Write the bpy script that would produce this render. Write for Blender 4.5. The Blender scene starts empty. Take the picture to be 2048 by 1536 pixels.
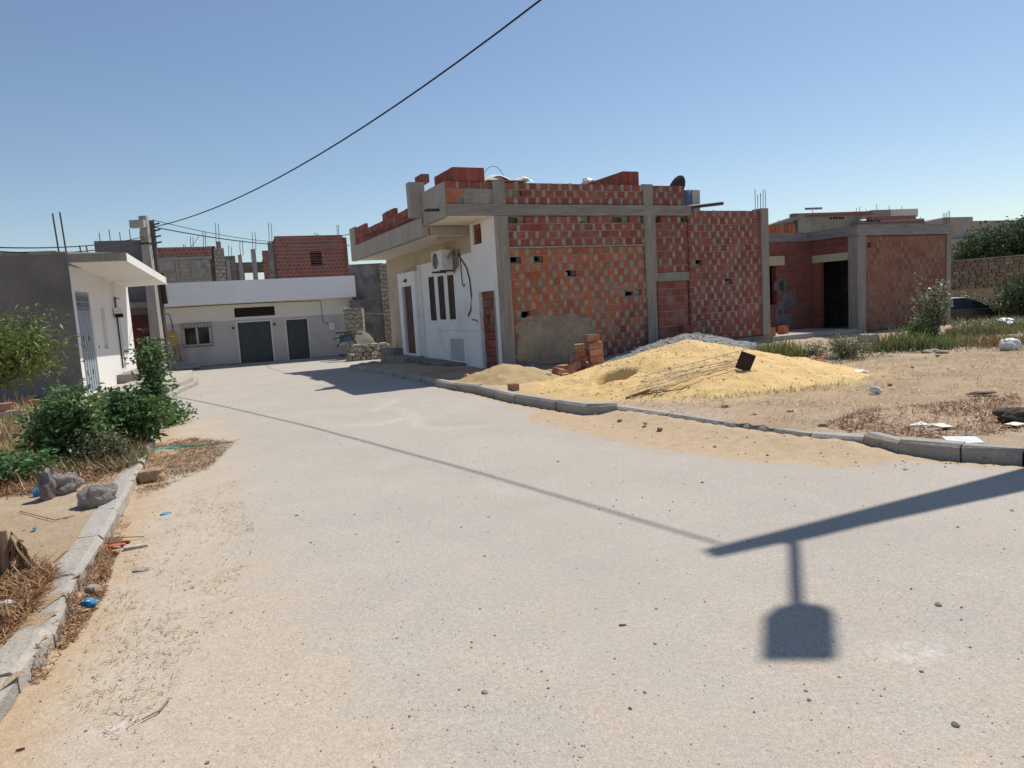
import bpy, math, random
import numpy as np
from mathutils import Vector, Matrix, noise

random.seed(7); RNG = np.random.default_rng(7)
SC = bpy.context.scene
COL = SC.collection

# ------------------------------------------------------------------ camera, sky, sun, exposure
F_PX, CAM_H = 1420.0, 1.6
PITCH, ROLL = math.radians(6.35), math.radians(3.43)
FWD = np.array([0, math.cos(PITCH), -math.sin(PITCH)])
R0 = np.array([1.0, 0, 0]); U0 = np.cross(R0, FWD)
RGT = math.cos(ROLL)*R0 - math.sin(ROLL)*U0
UPV = math.sin(ROLL)*R0 + math.cos(ROLL)*U0
EYE = np.array([0, 0, CAM_H])
cd = bpy.data.cameras.new('camera'); cam = bpy.data.objects.new('camera', cd); COL.objects.link(cam)
cd.sensor_width = 36; cd.lens = F_PX/2048*36; cd.clip_end = 3000; cd.clip_start = 0.05
cam.matrix_world = Matrix(((RGT[0], UPV[0], -FWD[0], EYE[0]), (RGT[1], UPV[1], -FWD[1], EYE[1]),
                           (RGT[2], UPV[2], -FWD[2], EYE[2]), (0, 0, 0, 1)))
SC.camera = cam
SUN_EL, SUN_AZ = math.radians(56.7), math.radians(41.5)
SUN = np.array([math.sin(SUN_AZ)*math.cos(SUN_EL), math.cos(SUN_AZ)*math.cos(SUN_EL), math.sin(SUN_EL)])
W = bpy.data.worlds.new('World'); SC.world = W; W.use_nodes = True
wn = W.node_tree; bg = wn.nodes['Background']
sky = wn.nodes.new('ShaderNodeTexSky'); sky.sky_type = 'NISHITA'; sky.sun_disc = False
sky.sun_elevation = SUN_EL; sky.sun_rotation = SUN_AZ
sky.altitude = 50; sky.air_density = 1.0; sky.dust_density = 0.35; sky.ozone_density = 1.6
wn.links.new(sky.outputs[0], bg.inputs[0]); bg.inputs[1].default_value = 0.098
sl = bpy.data.lights.new('sun', 'SUN'); so = bpy.data.objects.new('sun', sl); COL.objects.link(so)
sl.energy = 4.4; sl.angle = math.radians(0.53); sl.color = (1.0, 0.95, 0.87)
so.rotation_euler = Vector(-SUN).to_track_quat('-Z', 'Y').to_euler(); so.location = (10, 10, 30)
SC.view_settings.view_transform = 'Standard'; SC.view_settings.look = 'None'
SC.view_settings.exposure = 0.15; SC.view_settings.gamma = 1.0

# ------------------------------------------------------------------ geometry helpers
def ray(x, y): return FWD*F_PX + RGT*(x-1024) - UPV*(y-768)
def G(x, y, z=0.0):
    d = ray(x, y); return EYE + d*((z-CAM_H)/d[2])
class Frame:
    """a vertical facade frame: origin o, local x along the facade, local y into the building"""
    def __init__(s, o, ang):
        s.o = np.array([o[0], o[1], 0.0]); s.ang = ang
        s.ex = np.array([math.cos(ang), math.sin(ang), 0]); s.ey = np.array([-math.sin(ang), math.cos(ang), 0])
    def pt(s, x, y, b=0.0):
        r = ray(x, y); t = (s.ey@(s.o+s.ey*b-EYE))/(s.ey@r); v = EYE+r*t-s.o
        return float(v@s.ex), float(v[2])
    def w(s, a, b, z=0.0): return s.o + s.ex*a + s.ey*b + np.array([0, 0, z])
def sm(a, b, x):
    t = min(1, max(0, (x-a)/(b-a))); return t*t*(3-2*t)
def fbm(x, y, s=1.0, o=3):
    return noise.fractal(Vector((x*s, y*s, 3.7)), 1.0, 2.0, o)

class MB:
    def __init__(s): s.v = []; s.f = []
    def add(s, vs, fs):
        n = len(s.v); s.v += [tuple(map(float, p)) for p in vs]; s.f += [tuple(i+n for i in q) for q in fs]; return s
    def box(s, x0, y0, z0, x1, y1, z1, j=0.0):
        r = (lambda: random.uniform(-j, j)) if j else (lambda: 0.0)
        vs = [(x+r(), y+r(), z+r()) for z in (z0, z1) for x, y in ((x0, y0), (x1, y0), (x1, y1), (x0, y1))]
        return s.add(vs, [(3, 2, 1, 0), (4, 5, 6, 7), (0, 1, 5, 4), (1, 2, 6, 5), (2, 3, 7, 6), (3, 0, 4, 7)])
    def obox(s, c, size, m=None, j=0.0):
        m = m or Matrix.Identity(3); a = len(s.v)
        s.box(-size[0]/2, -size[1]/2, -size[2]/2, size[0]/2, size[1]/2, size[2]/2, j)
        for i in range(a, len(s.v)): s.v[i] = tuple(m @ Vector(s.v[i]) + Vector(c))
        return s
    def tube(s, pts, r, n=6):
        pts = [Vector(p) for p in pts]; rs = r if isinstance(r, (list, tuple)) else [r]*len(pts); a = len(s.v)
        for i, p in enumerate(pts):
            t = (pts[min(i+1, len(pts)-1)] - pts[max(i-1, 0)]).normalized()
            q = t.orthogonal().normalized() if abs(t.z) > .9 else t.cross(Vector((0, 0, 1))).normalized()
            b = t.cross(q)
            for k in range(n):
                an = 2*math.pi*k/n; s.v.append(tuple(p + (q*math.cos(an)+b*math.sin(an))*rs[i]))
        for i in range(len(pts)-1):
            for k in range(n):
                s.f.append((a+i*n+k, a+i*n+(k+1) % n, a+(i+1)*n+(k+1) % n, a+(i+1)*n+k))
        s.f.append(tuple(a+k for k in range(n))[::-1]); s.f.append(tuple(a+(len(pts)-1)*n+k for k in range(n)))
        return s
    def prism(s, pts, axis, d0, d1):
        """polygon pts (p,q) extruded along axis 'x','y' or 'z' from d0 to d1"""
        mk = {'x': lambda p, q, d: (d, p, q), 'y': lambda p, q, d: (p, d, q), 'z': lambda p, q, d: (p, q, d)}[axis]
        n = len(pts); vs = [mk(p, q, d0) for p, q in pts] + [mk(p, q, d1) for p, q in pts]
        return s.add(vs, [tuple(range(n))[::-1], tuple(range(n, 2*n))] + [(i, (i+1) % n, n+(i+1) % n, n+i) for i in range(n)])
    def wall(s, axis, t0, t1, a0, a1, z0, z1, holes=(), topfn=None):
        """slab in the plane of axis ('x': runs along x between y=t0..t1; 'y': along y between x=t0..t1) with rectangular holes"""
        A = sorted({a0, a1, *[max(a0, min(a1, h[i])) for h in holes for i in (0, 2)]})
        Z = sorted({z0, z1, *[max(z0, min(z1, h[i])) for h in holes for i in (1, 3)]})
        def solid(i, k):
            if i < 0 or k < 0 or i >= len(A)-1 or k >= len(Z)-1: return False
            ca, cz = (A[i]+A[i+1])/2, (Z[k]+Z[k+1])/2
            return not any(h[0] < ca < h[2] and h[1] < cz < h[3] for h in holes)
        P = (lambda a, t, z: (a, t, z)) if axis == 'x' else (lambda a, t, z: (t, a, z))
        for i in range(len(A)-1):
            for k in range(len(Z)-1):
                if not solid(i, k): continue
                b0, b1, c0, c1 = A[i], A[i+1], Z[k], Z[k+1]
                q = lambda *L: s.add([P(*p) for p in L], [(0, 1, 2, 3)])
                q((b0, t0, c0), (b1, t0, c0), (b1, t0, c1), (b0, t0, c1)); q((b1, t1, c0), (b0, t1, c0), (b0, t1, c1), (b1, t1, c1))
                if not solid(i-1, k): q((b0, t1, c0), (b0, t0, c0), (b0, t0, c1), (b0, t1, c1))
                if not solid(i+1, k): q((b1, t0, c0), (b1, t1, c0), (b1, t1, c1), (b1, t0, c1))
                if not solid(i, k-1): q((b0, t1, c0), (b1, t1, c0), (b1, t0, c0), (b0, t0, c0))
                if not solid(i, k+1): q((b0, t0, c1), (b1, t0, c1), (b1, t1, c1), (b0, t1, c1))
        return s
    def rough(s, c, size, seed=0, n=2, amp=.25, m=None, sq=.45):
        """an irregular stone / bag: subdivided box pushed to an ellipsoid with noise"""
        a = len(s.v); g = n+2; idx = {}
        for fa in range(6):
            ax, sg = fa//2, 1 if fa % 2 else -1
            grid = []
            for i in range(g):
                for k in range(g):
                    p = [0, 0, 0]; p[ax] = sg; p[(ax+1) % 3] = -1+2*i/(g-1); p[(ax+2) % 3] = -1+2*k/(g-1)
                    key = tuple(round(t, 4) for t in p)
                    if key not in idx:
                        v = Vector(p); l = v.length; v = v*(1/l)*(1-sq+sq*l)
                        nn = noise.noise(v*1.3+Vector((seed*3.1, seed*1.7, 0)))+.5*noise.noise(v*3+Vector((seed*2.1, 0, seed)))
                        v *= 1+amp*nn
                        v = Vector((v.x*size[0]/2, v.y*size[1]/2, v.z*size[2]/2))
                        if m: v = m @ v
                        idx[key] = len(s.v); s.v.append(tuple(v+Vector(c)))
                    grid.append(idx[key])
            for i in range(g-1):
                for k in range(g-1):
                    q = (grid[i*g+k], grid[(i+1)*g+k], grid[(i+1)*g+k+1], grid[i*g+k+1]); s.f.append(q if sg > 0 else q[::-1])
        return s
    def mesh(s, name, m, smooth=False):
        me = bpy.data.meshes.new(name); me.from_pydata(s.v, [], s.f); me.materials.append(m)
        if smooth: me.polygons.foreach_set('use_smooth', [True]*len(me.polygons))
        me.update(); return me
    def obj(s, name, m, parent=None, smooth=False, kind=None):
        o = bpy.data.objects.new(name, s.mesh(name, m, smooth)); COL.objects.link(o); o.parent = parent
        if kind: o['kind'] = kind
        return o
def tag(o, label=None, cat=None, group=None, kind=None):
    if label: o['label'] = label
    if cat: o['category'] = cat
    if group: o['group'] = group
    if kind: o['kind'] = kind
    return o
def thing(name, label, cat, loc=(0, 0, 0), rz=0.0, group=None):
    o = bpy.data.objects.new(name, None); COL.objects.link(o); o.location = tuple(map(float, loc)); o.rotation_euler = (0, 0, rz)
    o.empty_display_size = .2
    return tag(o, label, cat, group)
def single(name, mb, m, label, cat, loc=(0, 0, 0), rot=(0, 0, 0), group=None, smooth=False):
    o = mb.obj(name, m, None, smooth); o.location = tuple(map(float, loc)); o.rotation_euler = rot
    return tag(o, label, cat, group)
def npmesh(name, V, Fa, m, smooth=False):
    me = bpy.data.meshes.new(name); me.from_pydata(V.reshape(-1, 3).tolist(), [], Fa.tolist()); me.materials.append(m)
    if smooth: me.polygons.foreach_set('use_smooth', [True]*len(me.polygons))
    return me

# ------------------------------------------------------------------ materials
def MAT(name, col, col2=None, rough=.9, scale=3.0, contrast=.35, fine=None, fine_amt=.12, bump=.25, bscale=40, bdist=.01,
        orand=0.0, irand=0.0, stretch=(1, 1, 1), stain=None, stain_scale=1.2, stain_amt=.5, metal=0.0, spec=.25, groove=None, trans=0.0, hue=0.0):
    m = bpy.data.materials.new(name); m.use_nodes = True; nt = m.node_tree; N = nt.nodes; L = nt.links
    b = N['Principled BSDF']; b.inputs['Roughness'].default_value = rough; b.inputs['Metallic'].default_value = metal
    b.inputs['Specular IOR Level'].default_value = spec
    geo = N.new('ShaderNodeNewGeometry'); mp = N.new('ShaderNodeMapping'); mp.inputs['Scale'].default_value = stretch
    L.new(geo.outputs['Position'], mp.inputs['Vector'])
    def nz(sc, det=6, rg=.6):
        n = N.new('ShaderNodeTexNoise'); n.inputs['Scale'].default_value = sc; n.inputs['Detail'].default_value = det; n.inputs['Roughness'].default_value = rg
        L.new(mp.outputs[0], n.inputs['Vector']); return n.outputs['Fac']
    def ramp(src, lo, hi):
        r = N.new('ShaderNodeMapRange'); r.inputs['From Min'].default_value = lo; r.inputs['From Max'].default_value = hi
        L.new(src, r.inputs['Value']); return r.outputs[0]
    def mix(fac, a, c, mode='MIX'):
        x = N.new('ShaderNodeMix'); x.data_type = 'RGBA'; x.blend_type = mode
        for sock, val in ((x.inputs[0], fac), (x.inputs[6], a), (x.inputs[7], c)):
            if isinstance(val, (int, float)): sock.default_value = val
            elif isinstance(val, tuple): sock.default_value = (*val, 1)
            else: L.new(val, sock)
        return x.outputs[2]
    c2 = col2 or tuple(c*.8 for c in col)
    out = mix(ramp(nz(scale), .5-contrast/2, .5+contrast/2), tuple(col), tuple(c2))
    if stain:
        out = mix(ramp(nz(stain_scale, 8, .65), .62-stain_amt*.3, .78), out, tuple(stain))
    f = nz(fine or bscale, 4, .7)
    g = N.new('ShaderNodeMapRange'); g.inputs['To Min'].default_value = 1-fine_amt*2; g.inputs['To Max'].default_value = 1+fine_amt*2
    g.inputs['From Min'].default_value = .2; g.inputs['From Max'].default_value = .8; L.new(f, g.inputs['Value'])
    out = mix(1.0, out, g.outputs[0], 'MULTIPLY')
    if orand or irand or hue:
        oi = N.new('ShaderNodeObjectInfo'); ad = N.new('ShaderNodeMath'); ad.operation = 'ADD'
        L.new(oi.outputs['Random'], ad.inputs[0]); L.new(geo.outputs['Random Per Island'], ad.inputs[1])
        fr = N.new('ShaderNodeMath'); fr.operation = 'FRACT'; L.new(ad.outputs[0], fr.inputs[0])
        h = N.new('ShaderNodeHueSaturation'); amt = orand or irand
        v = N.new('ShaderNodeMapRange'); v.inputs['To Min'].default_value = 1-amt; v.inputs['To Max'].default_value = 1+amt
        L.new(fr.outputs[0], v.inputs['Value']); L.new(v.outputs[0], h.inputs['Value'])
        if hue:
            hh = N.new('ShaderNodeMapRange'); hh.inputs['To Min'].default_value = .5-hue; hh.inputs['To Max'].default_value = .5+hue
            ml = N.new('ShaderNodeMath'); ml.operation = 'MULTIPLY'; ml.inputs[1].default_value = 7.13; L.new(fr.outputs[0], ml.inputs[0])
            f2 = N.new('ShaderNodeMath'); f2.operation = 'FRACT'; L.new(ml.outputs[0], f2.inputs[0])
            L.new(f2.outputs[0], hh.inputs['Value']); L.new(hh.outputs[0], h.inputs['Hue'])
        L.new(out, h.inputs['Color']); out = h.outputs[0]
    L.new(out, b.inputs['Base Color'])
    hgt = nz(bscale, 5, .65)
    if groove:
        tc = N.new('ShaderNodeTexCoord'); wv = N.new('ShaderNodeTexWave'); wv.bands_direction = groove[0]; wv.inputs['Scale'].default_value = groove[1]
        L.new(tc.outputs['Object'], wv.inputs['Vector'])
        am = N.new('ShaderNodeMath'); am.operation = 'MULTIPLY_ADD'; am.inputs[1].default_value = groove[2]; L.new(wv.outputs['Fac'], am.inputs[0]); L.new(hgt, am.inputs[2]); hgt = am.outputs[0]
    bp = N.new('ShaderNodeBump'); bp.inputs['Strength'].default_value = bump; bp.inputs['Distance'].default_value = bdist
    L.new(hgt, bp.inputs['Height']); L.new(bp.outputs[0], b.inputs['Normal'])
    if trans:
        tr = N.new('ShaderNodeBsdfTranslucent'); L.new(out, tr.inputs[0]); ms = N.new('ShaderNodeMixShader'); ms.inputs[0].default_value = trans
        L.new(b.outputs[0], ms.inputs[1]); L.new(tr.outputs[0], ms.inputs[2]); L.new(ms.outputs[0], N['Material Output'].inputs[0])
    return m

BRICK_RED = (.31, .098, .075); BRICK_OR = (.43, .155, .085)
m_brick = MAT('brick_red', BRICK_RED, (.24, .078, .06), scale=9, orand=.17, hue=.008, stain=(.27, .21, .175), stain_scale=2.5, stain_amt=.4, bump=.5, bscale=60, groove=('Z', 13, .8))
m_brick_o = MAT('brick_orange', BRICK_OR, (.38, .12, .065), scale=9, orand=.15, hue=.008, stain=(.30, .24, .19), stain_scale=2.5, stain_amt=.4, bump=.5, bscale=60, groove=('Z', 13, .8))
m_brick_v = MAT('brick_upright', BRICK_RED, (.28, .08, .06), scale=7, orand=.16, bump=.6, bscale=60, groove=('X', 13, 1.0))
m_mortar = MAT('mortar', (.345, .32, .275), (.255, .235, .205), scale=5, bump=.8, bscale=55, irand=.12, fine_amt=.14)
m_conc = MAT('concrete', (.33, .305, .275), (.235, .22, .205), scale=2.2, stretch=(1, 1, .35), bump=.6, bscale=30, stain=(.17, .16, .15), stain_scale=1.6, stain_amt=.35, fine_amt=.1)
m_concv = MAT('concrete_board_marked', (.34, .315, .285), (.22, .205, .19), scale=14, stretch=(1, 1, .09), bump=.7, bscale=45, stain=(.42, .39, .35), stain_scale=6, stain_amt=.2, fine_amt=.1)
m_conch = MAT('concrete_beam', (.30, .285, .27), (.2, .19, .185), scale=5, stretch=(.35, .35, 2.2), bump=.6, bscale=35, stain=(.4, .37, .33), stain_scale=3, stain_amt=.2, fine_amt=.12)
m_render_grey = MAT('grey_render', (.215, .2, .2), (.15, .14, .142), scale=1.1, contrast=.5, bump=.35, bscale=18, stain=(.12, .11, .11), stain_scale=.8, stain_amt=.5, fine_amt=.08)
m_render_dark = MAT('dark_patchy_render', (.24, .22, .21), (.13, .12, .12), scale=2.5, contrast=.3, bump=.5, bscale=18, stain=(.33, .3, .27), stain_scale=2.2, stain_amt=.3)
m_beige = MAT('beige_render', (.50, .42, .315), (.43, .36, .27), scale=1.5, bump=.2, bscale=30, stain=(.33, .28, .22), stain_scale=1.8, stain_amt=.35, fine_amt=.05)
m_fascia = MAT('taupe_render', (.41, .37, .315), (.35, .315, .27), scale=2, stretch=(1, 1, .3), bump=.2, bscale=30, stain=(.27, .25, .22), stain_scale=2.5, stain_amt=.4, fine_amt=.05)
m_soffit = MAT('pale_soffit', (.82, .75, .63), (.74, .67, .55), scale=1.3, bump=.15, bscale=14, stain=(.75, .7, .62), stain_scale=3, stain_amt=.2, fine_amt=.05)
m_white = MAT('whitewash', (.83, .83, .82), (.78, .78, .77), scale=1.2, bump=.2, bscale=22, stain=(.60, .59, .57), stain_scale=1.1, stain_amt=.3, fine_amt=.03)
m_white2 = MAT('white_wall_paint', (.80, .785, .75), (.76, .74, .71), scale=1, bump=.12, bscale=22, stain=(.64, .62, .58), stain_scale=.8, stain_amt=.3, fine_amt=.025)
m_cream = MAT('cream_paint', (.72, .68, .60), (.67, .635, .56), scale=1, bump=.12, bscale=22, fine_amt=.03)
m_dado = MAT('warm_grey_paint', (.53, .49, .455), (.49, .455, .425), scale=.9, bump=.12, bscale=22, stain=(.35, .32, .3), stain_scale=.8, stain_amt=.3, fine_amt=.03)
m_maroon = MAT('maroon_metal', (.085, .018, .02), (.065, .014, .016), rough=.45, scale=4, bump=.1, bscale=20, spec=.5)
m_maroon_w = MAT('worn_maroon_metal', (.12, .028, .028), (.09, .022, .022), rough=.55, scale=5, stain=(.42, .36, .34), stain_scale=2.5, stain_amt=.3, bump=.15, bscale=20)
m_slate = MAT('slate_blue_metal', (.028, .036, .047), (.022, .028, .037), rough=.42, scale=2, bump=.05, bscale=10, spec=.5, fine_amt=.04)
m_bluegrey = MAT('pale_blue_grey_metal', (.36, .40, .45), (.32, .36, .41), rough=.5, scale=2, bump=.05, bscale=10, spec=.4, fine_amt=.03)
m_black = MAT('black_and_void_shade', (.012, .012, .013), rough=.6, bump=.1)  # plain black; in openings it stands in for the shade inside
m_iron = MAT('dark_iron', (.06, .05, .042), (.09, .06, .042), rough=.7, scale=20, metal=.2)
m_rebar = MAT('rusty_rebar', (.16, .095, .06), (.09, .06, .045), rough=.8, scale=30, metal=.3)
m_steelwire = MAT('pale_steel_bar', (.66, .60, .52), (.5, .42, .33), rough=.7, scale=12)
m_plate = MAT('brown_rust_plate', (.05, .032, .024), (.075, .045, .03), rough=.75, scale=8, metal=.2)
m_glass = bpy.data.materials.new('dark_window_glass'); m_glass.use_nodes = True
_b = m_glass.node_tree.nodes['Principled BSDF']; _b.inputs['Base Color'].default_value = (.015, .018, .02, 1); _b.inputs['Roughness'].default_value = .06
m_alu = MAT('pale_aluminium', (.55, .55, .54), rough=.4, metal=.3, bump=.05)
m_yellow = MAT('ochre_plastic', (.50, .33, .10), (.45, .29, .09), rough=.6, bump=.1)
m_lime = MAT('pale_green_block', (.50, .52, .36), (.44, .46, .32), scale=4, bump=.3)
m_lime2 = MAT('pale_yellow_block', (.58, .52, .36), (.5, .45, .31), scale=4, bump=.3)
m_plastic_w = MAT('white_plastic', (.72, .72, .70), (.6, .6, .58), rough=.35, scale=6, bump=.3, bscale=14, bdist=.03, spec=.5)
m_plastic_g = MAT('grey_plastic_bag', (.56, .51, .48), (.36, .32, .30), rough=.28, scale=14, bump=1.0, bscale=22, bdist=.06, spec=.6, trans=.4)
m_plastic_b = MAT('blue_plastic_bag', (.03, .22, .48), (.05, .32, .6), rough=.35, scale=9, bump=.6, bscale=20, bdist=.02, spec=.5)
m_blue = MAT('blue_drum_plastic', (.12, .16, .30), (.10, .13, .24), rough=.5, scale=3)
m_pipe = MAT('dark_pipe_plastic', (.07, .07, .08), rough=.6, spec=.3)
m_ropeg = MAT('green_cord', (.05, .33, .25), rough=.7)
m_orange = MAT('orange_rubber', (.75, .16, .03), rough=.5)
m_wood = MAT('weathered_wood', (.34, .23, .15), (.25, .165, .11), scale=8, stretch=(1, 1, .2), bump=.5)
m_pole = MAT('pole_concrete', (.40, .375, .335), (.31, .29, .26), scale=5, stretch=(1, 1, .2), bump=.4, bscale=40, fine_amt=.1)
m_poled = MAT('dark_pole_steel', (.10, .09, .085), (.14, .12, .11), scale=5, rough=.7)
m_cable = MAT('black_cable', (.015, .015, .017), rough=.6)
m_kerb = MAT('kerb_concrete', (.40, .38, .35), (.31, .295, .27), scale=5, bump=.9, bscale=32, bdist=.02, stain=(.46, .385, .29), stain_scale=2.6, stain_amt=.75, irand=.08, fine_amt=.1)
m_paving = MAT('pavement_concrete', (.43, .39, .335), (.36, .325, .28), scale=2, bump=.5, bscale=30, stain=(.48, .40, .30), stain_scale=1.5, stain_amt=.4, fine_amt=.1)
m_stone = MAT('pale_stone', (.42, .36, .285), (.32, .27, .215), scale=8, bump=.7, bscale=30, orand=.2)
m_rock_o = MAT('ochre_rock', (.42, .28, .165), (.36, .24, .14), scale=6, bump=.5, bscale=24)
m_sand = MAT('builders_sand', (.77, .54, .25), (.67, .455, .195), scale=2.4, contrast=.5, bump=1.0, bscale=26, bdist=.03, fine=120, fine_amt=.1, stain=(.50, .33, .13), stain_scale=7, stain_amt=.15)
m_sand2 = MAT('coarse_sand', (.55, .40, .215), (.46, .33, .175), scale=7, contrast=.5, bump=1.0, bscale=50, bdist=.03, fine=90, fine_amt=.2)
m_gravel = MAT('grey_gravel', (.33, .325, .31), (.27, .265, .255), scale=9, bump=1.0, bscale=60, bdist=.03, fine=110, fine_amt=.25)
m_gravelst = MAT('gravel_chip', (.36, .355, .34), (.27, .265, .255), scale=30, irand=.3, bump=.3)
m_pebble = MAT('pebble', (.36, .31, .26), (.24, .2, .17), scale=20, irand=.45, bump=.3)
m_clod = MAT('dirt_clod', (.37, .275, .18), (.30, .22, .145), scale=10, irand=.3, bump=.6)
m_bark = MAT('bark', (.14, .11, .085), (.09, .07, .055), scale=12, stretch=(1, 1, .3), bump=.6)
def LEAF(name, c, c2, tr=.25, ir=.35, hue=.03, rough=.5): return MAT(name, c, c2, rough=rough, scale=25, irand=ir, hue=hue, bump=0, trans=tr, spec=.4, fine_amt=.05)
m_leaf = LEAF('deep_green_leaf', (.14, .235, .085), (.10, .18, .065), tr=.38, rough=.5)
m_leaf_y = LEAF('yellow_green_leaf', (.20, .25, .07), (.14, .19, .06))
m_leaf_s = LEAF('silver_green_leaf', (.27, .30, .18), (.2, .23, .13), rough=.4)
m_leaf_d = LEAF('dark_olive_leaf', (.085, .12, .055), (.06, .09, .042), tr=.25, rough=.85)
m_leaf_o = LEAF('olive_scrub_leaf', (.20, .195, .095), (.14, .145, .07))
m_grass = LEAF('green_grass_blade', (.26, .29, .115), (.19, .225, .085), hue=.04)
m_dry = LEAF('dry_straw', (.40, .29, .15), (.30, .20, .10), tr=.15, hue=.02)
m_dead = LEAF('dead_brown_leaf', (.33, .175, .075), (.23, .12, .05), tr=.15, hue=.015)
m_weed = LEAF('grey_weed', (.25, .22, .12), (.17, .16, .085), tr=.15)
m_carpaint = MAT('black_car_paint', (.012, .012, .014), rough=.15, spec=.6, bump=0)
m_tyre = MAT('tyre_rubber', (.02, .02, .02), rough=.9)
m_tarp = MAT('white_tarpaulin', (.70, .66, .58), (.6, .55, .47), rough=.6, scale=4, bump=.4, bscale=8, bdist=.05)
m_brass = MAT('grey_lamp_housing', (.42, .41, .38), rough=.5, bump=.05)
m_blanket = MAT('hanging_cloth', (.45, .37, .31), (.30, .22, .18), scale=6, stretch=(1, 1, .2), rough=.95)

def brickwall_mat(name, brick, mortar, bw, bh, smear=.5, ang=0.0, dist=(.1, .06)):
    """far brickwork: courses too small to pick apart"""
    m = MAT(name, brick, rough=.95); nt = m.node_tree; N = nt.nodes; L = nt.links; b = N['Principled BSDF']
    geo = N.new('ShaderNodeNewGeometry'); rt = N.new('ShaderNodeVectorRotate'); rt.rotation_type = 'Z_AXIS'; rt.inputs['Angle'].default_value = -ang
    L.new(geo.outputs['Position'], rt.inputs['Vector'])
    sp = N.new('ShaderNodeSeparateXYZ'); L.new(rt.outputs[0], sp.inputs[0]); ad = N.new('ShaderNodeMath'); L.new(sp.outputs[0], ad.inputs[0]); L.new(sp.outputs[1], ad.inputs[1])
    cb = N.new('ShaderNodeCombineXYZ'); L.new(ad.outputs[0], cb.inputs[0]); L.new(sp.outputs[2], cb.inputs[1])
    br = N.new('ShaderNodeTexBrick'); br.inputs['Scale'].default_value = 1; br.inputs['Brick Width'].default_value = bw; br.inputs['Row Height'].default_value = bh
    br.inputs['Mortar Size'].default_value = .055*smear+.01; br.inputs['Mortar Smooth'].default_value = .35; br.inputs['Bias'].default_value = -.2
    br.inputs['Color1'].default_value = (*brick, 1); br.inputs['Color2'].default_value = (*[c*.68 for c in brick], 1); br.inputs['Mortar'].default_value = (*mortar, 1)
    nz = N.new('ShaderNodeTexNoise'); nz.inputs['Scale'].default_value = 5; nz.inputs['Detail'].default_value = 5
    vm = N.new('ShaderNodeVectorMath'); vm.operation = 'MULTIPLY_ADD'; vm.inputs[1].default_value = (*dist, 0); L.new(nz.outputs['Color'], vm.inputs[0]); L.new(cb.outputs[0], vm.inputs[2])
    L.new(vm.outputs[0], br.inputs['Vector'])
    mx = N.new('ShaderNodeMix'); mx.data_type = 'RGBA'; mx.blend_type = 'MIX'
    n2 = N.new('ShaderNodeTexNoise'); n2.inputs['Scale'].default_value = 2.2; n2.inputs['Detail'].default_value = 6
    r2 = N.new('ShaderNodeMapRange'); r2.inputs['From Min'].default_value = .5; r2.inputs['From Max'].default_value = .8; r2.inputs['To Max'].default_value = .75
    L.new(n2.outputs['Fac'], r2.inputs['Value']); L.new(r2.outputs[0], mx.inputs[0]); L.new(br.outputs['Color'], mx.inputs[6]); mx.inputs[7].default_value = (*mortar, 1)
    L.new(mx.outputs[2], b.inputs['Base Color'])
    bp = N.new('ShaderNodeBump'); bp.inputs['Strength'].default_value = .6; bp.inputs['Distance'].default_value = .015; bp.invert = True
    L.new(br.outputs['Fac'], bp.inputs['Height']); L.new(bp.outputs[0], b.inputs['Normal'])
    return m
m_fbrick = brickwall_mat('far_brickwork', (.30, .092, .07), (.24, .2, .17), .3, .2, .35)
m_fblock = brickwall_mat('far_blockwork', (.33, .29, .235), (.25, .22, .185), .42, .21, .4, 0.0, (.25, .16))
m_fstone = brickwall_mat('far_rubble_stone', (.40, .34, .27), (.2, .165, .135), .37, .2, .6, 0.0, (.5, .42))

# ------------------------------------------------------------------ ground, road, lots
def drop(x, y): return -0.4*sm(17, 32, -.5*x + .85*y) - .95*sm(22, 36, y)*sm(9, 17, x)
KL = [G(*p)[:2] for p in [(45, 1384), (105, 1293), (162, 1178), (206, 1100), (241, 1040), (258, 1000), (287, 941), (309, 889), (324, 860), (345, 815)]]
KL = [np.array((-1.85, 1.2)), np.array((-2.05, 2.2))] + KL + [np.array((-7.6, 15.8)), np.array((-8.6, 19.4)), np.array((-10.9, 24.5)), np.array((-13.0, 28.3))]
KR = [G(*p)[:2] for p in [(698, 731.6), (730, 740), (786, 751), (840, 762.7), (868, 772), (951, 786.5), (1029, 806), (1111, 820), (1173, 829.5), (1235, 827), (1330, 843), (1478, 866.6), (1621, 887), (1726, 893.5), (1796, 909), (1922, 921.6), (2048, 929.6)]]
KR = [np.array((-4.6, 25.8)), np.array((-4.95, 23.4))] + KR + [np.array((5.6, 5.0)), np.array((7.6, 3.6)), np.array((12, 1.2))]
FARL = [np.array((-15.3, 31.1)), np.array((-7.4, 34.1)), np.array((-3.0, 36.0))]
def resample(P, step):
    P = [np.array(p, float) for p in P]; out = [P[0]]
    for a, b in zip(P, P[1:]):
        n = max(1, int(round(np.linalg.norm(b-a)/step)))
        out += [a+(b-a)*k/n for k in range(1, n+1)]
    return out
ROADPOLY = [np.array((-1.7, -6)), *KL, *FARL, *KR, np.array((14, -6))]
PX_, PY_ = np.array([p[0] for p in ROADPOLY]), np.array([p[1] for p in ROADPOLY])
def inside(X, Y):
    r = np.zeros(X.shape, bool); n = len(PX_)
    for i in range(n):
        x0, y0, x1, y1 = PX_[i], PY_[i], PX_[(i+1) % n], PY_[(i+1) % n]
        c = ((y0 > Y) != (y1 > Y)) & (X < (x1-x0)*(Y-y0)/((y1-y0) or 1e-9)+x0); r ^= c
    return r
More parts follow.
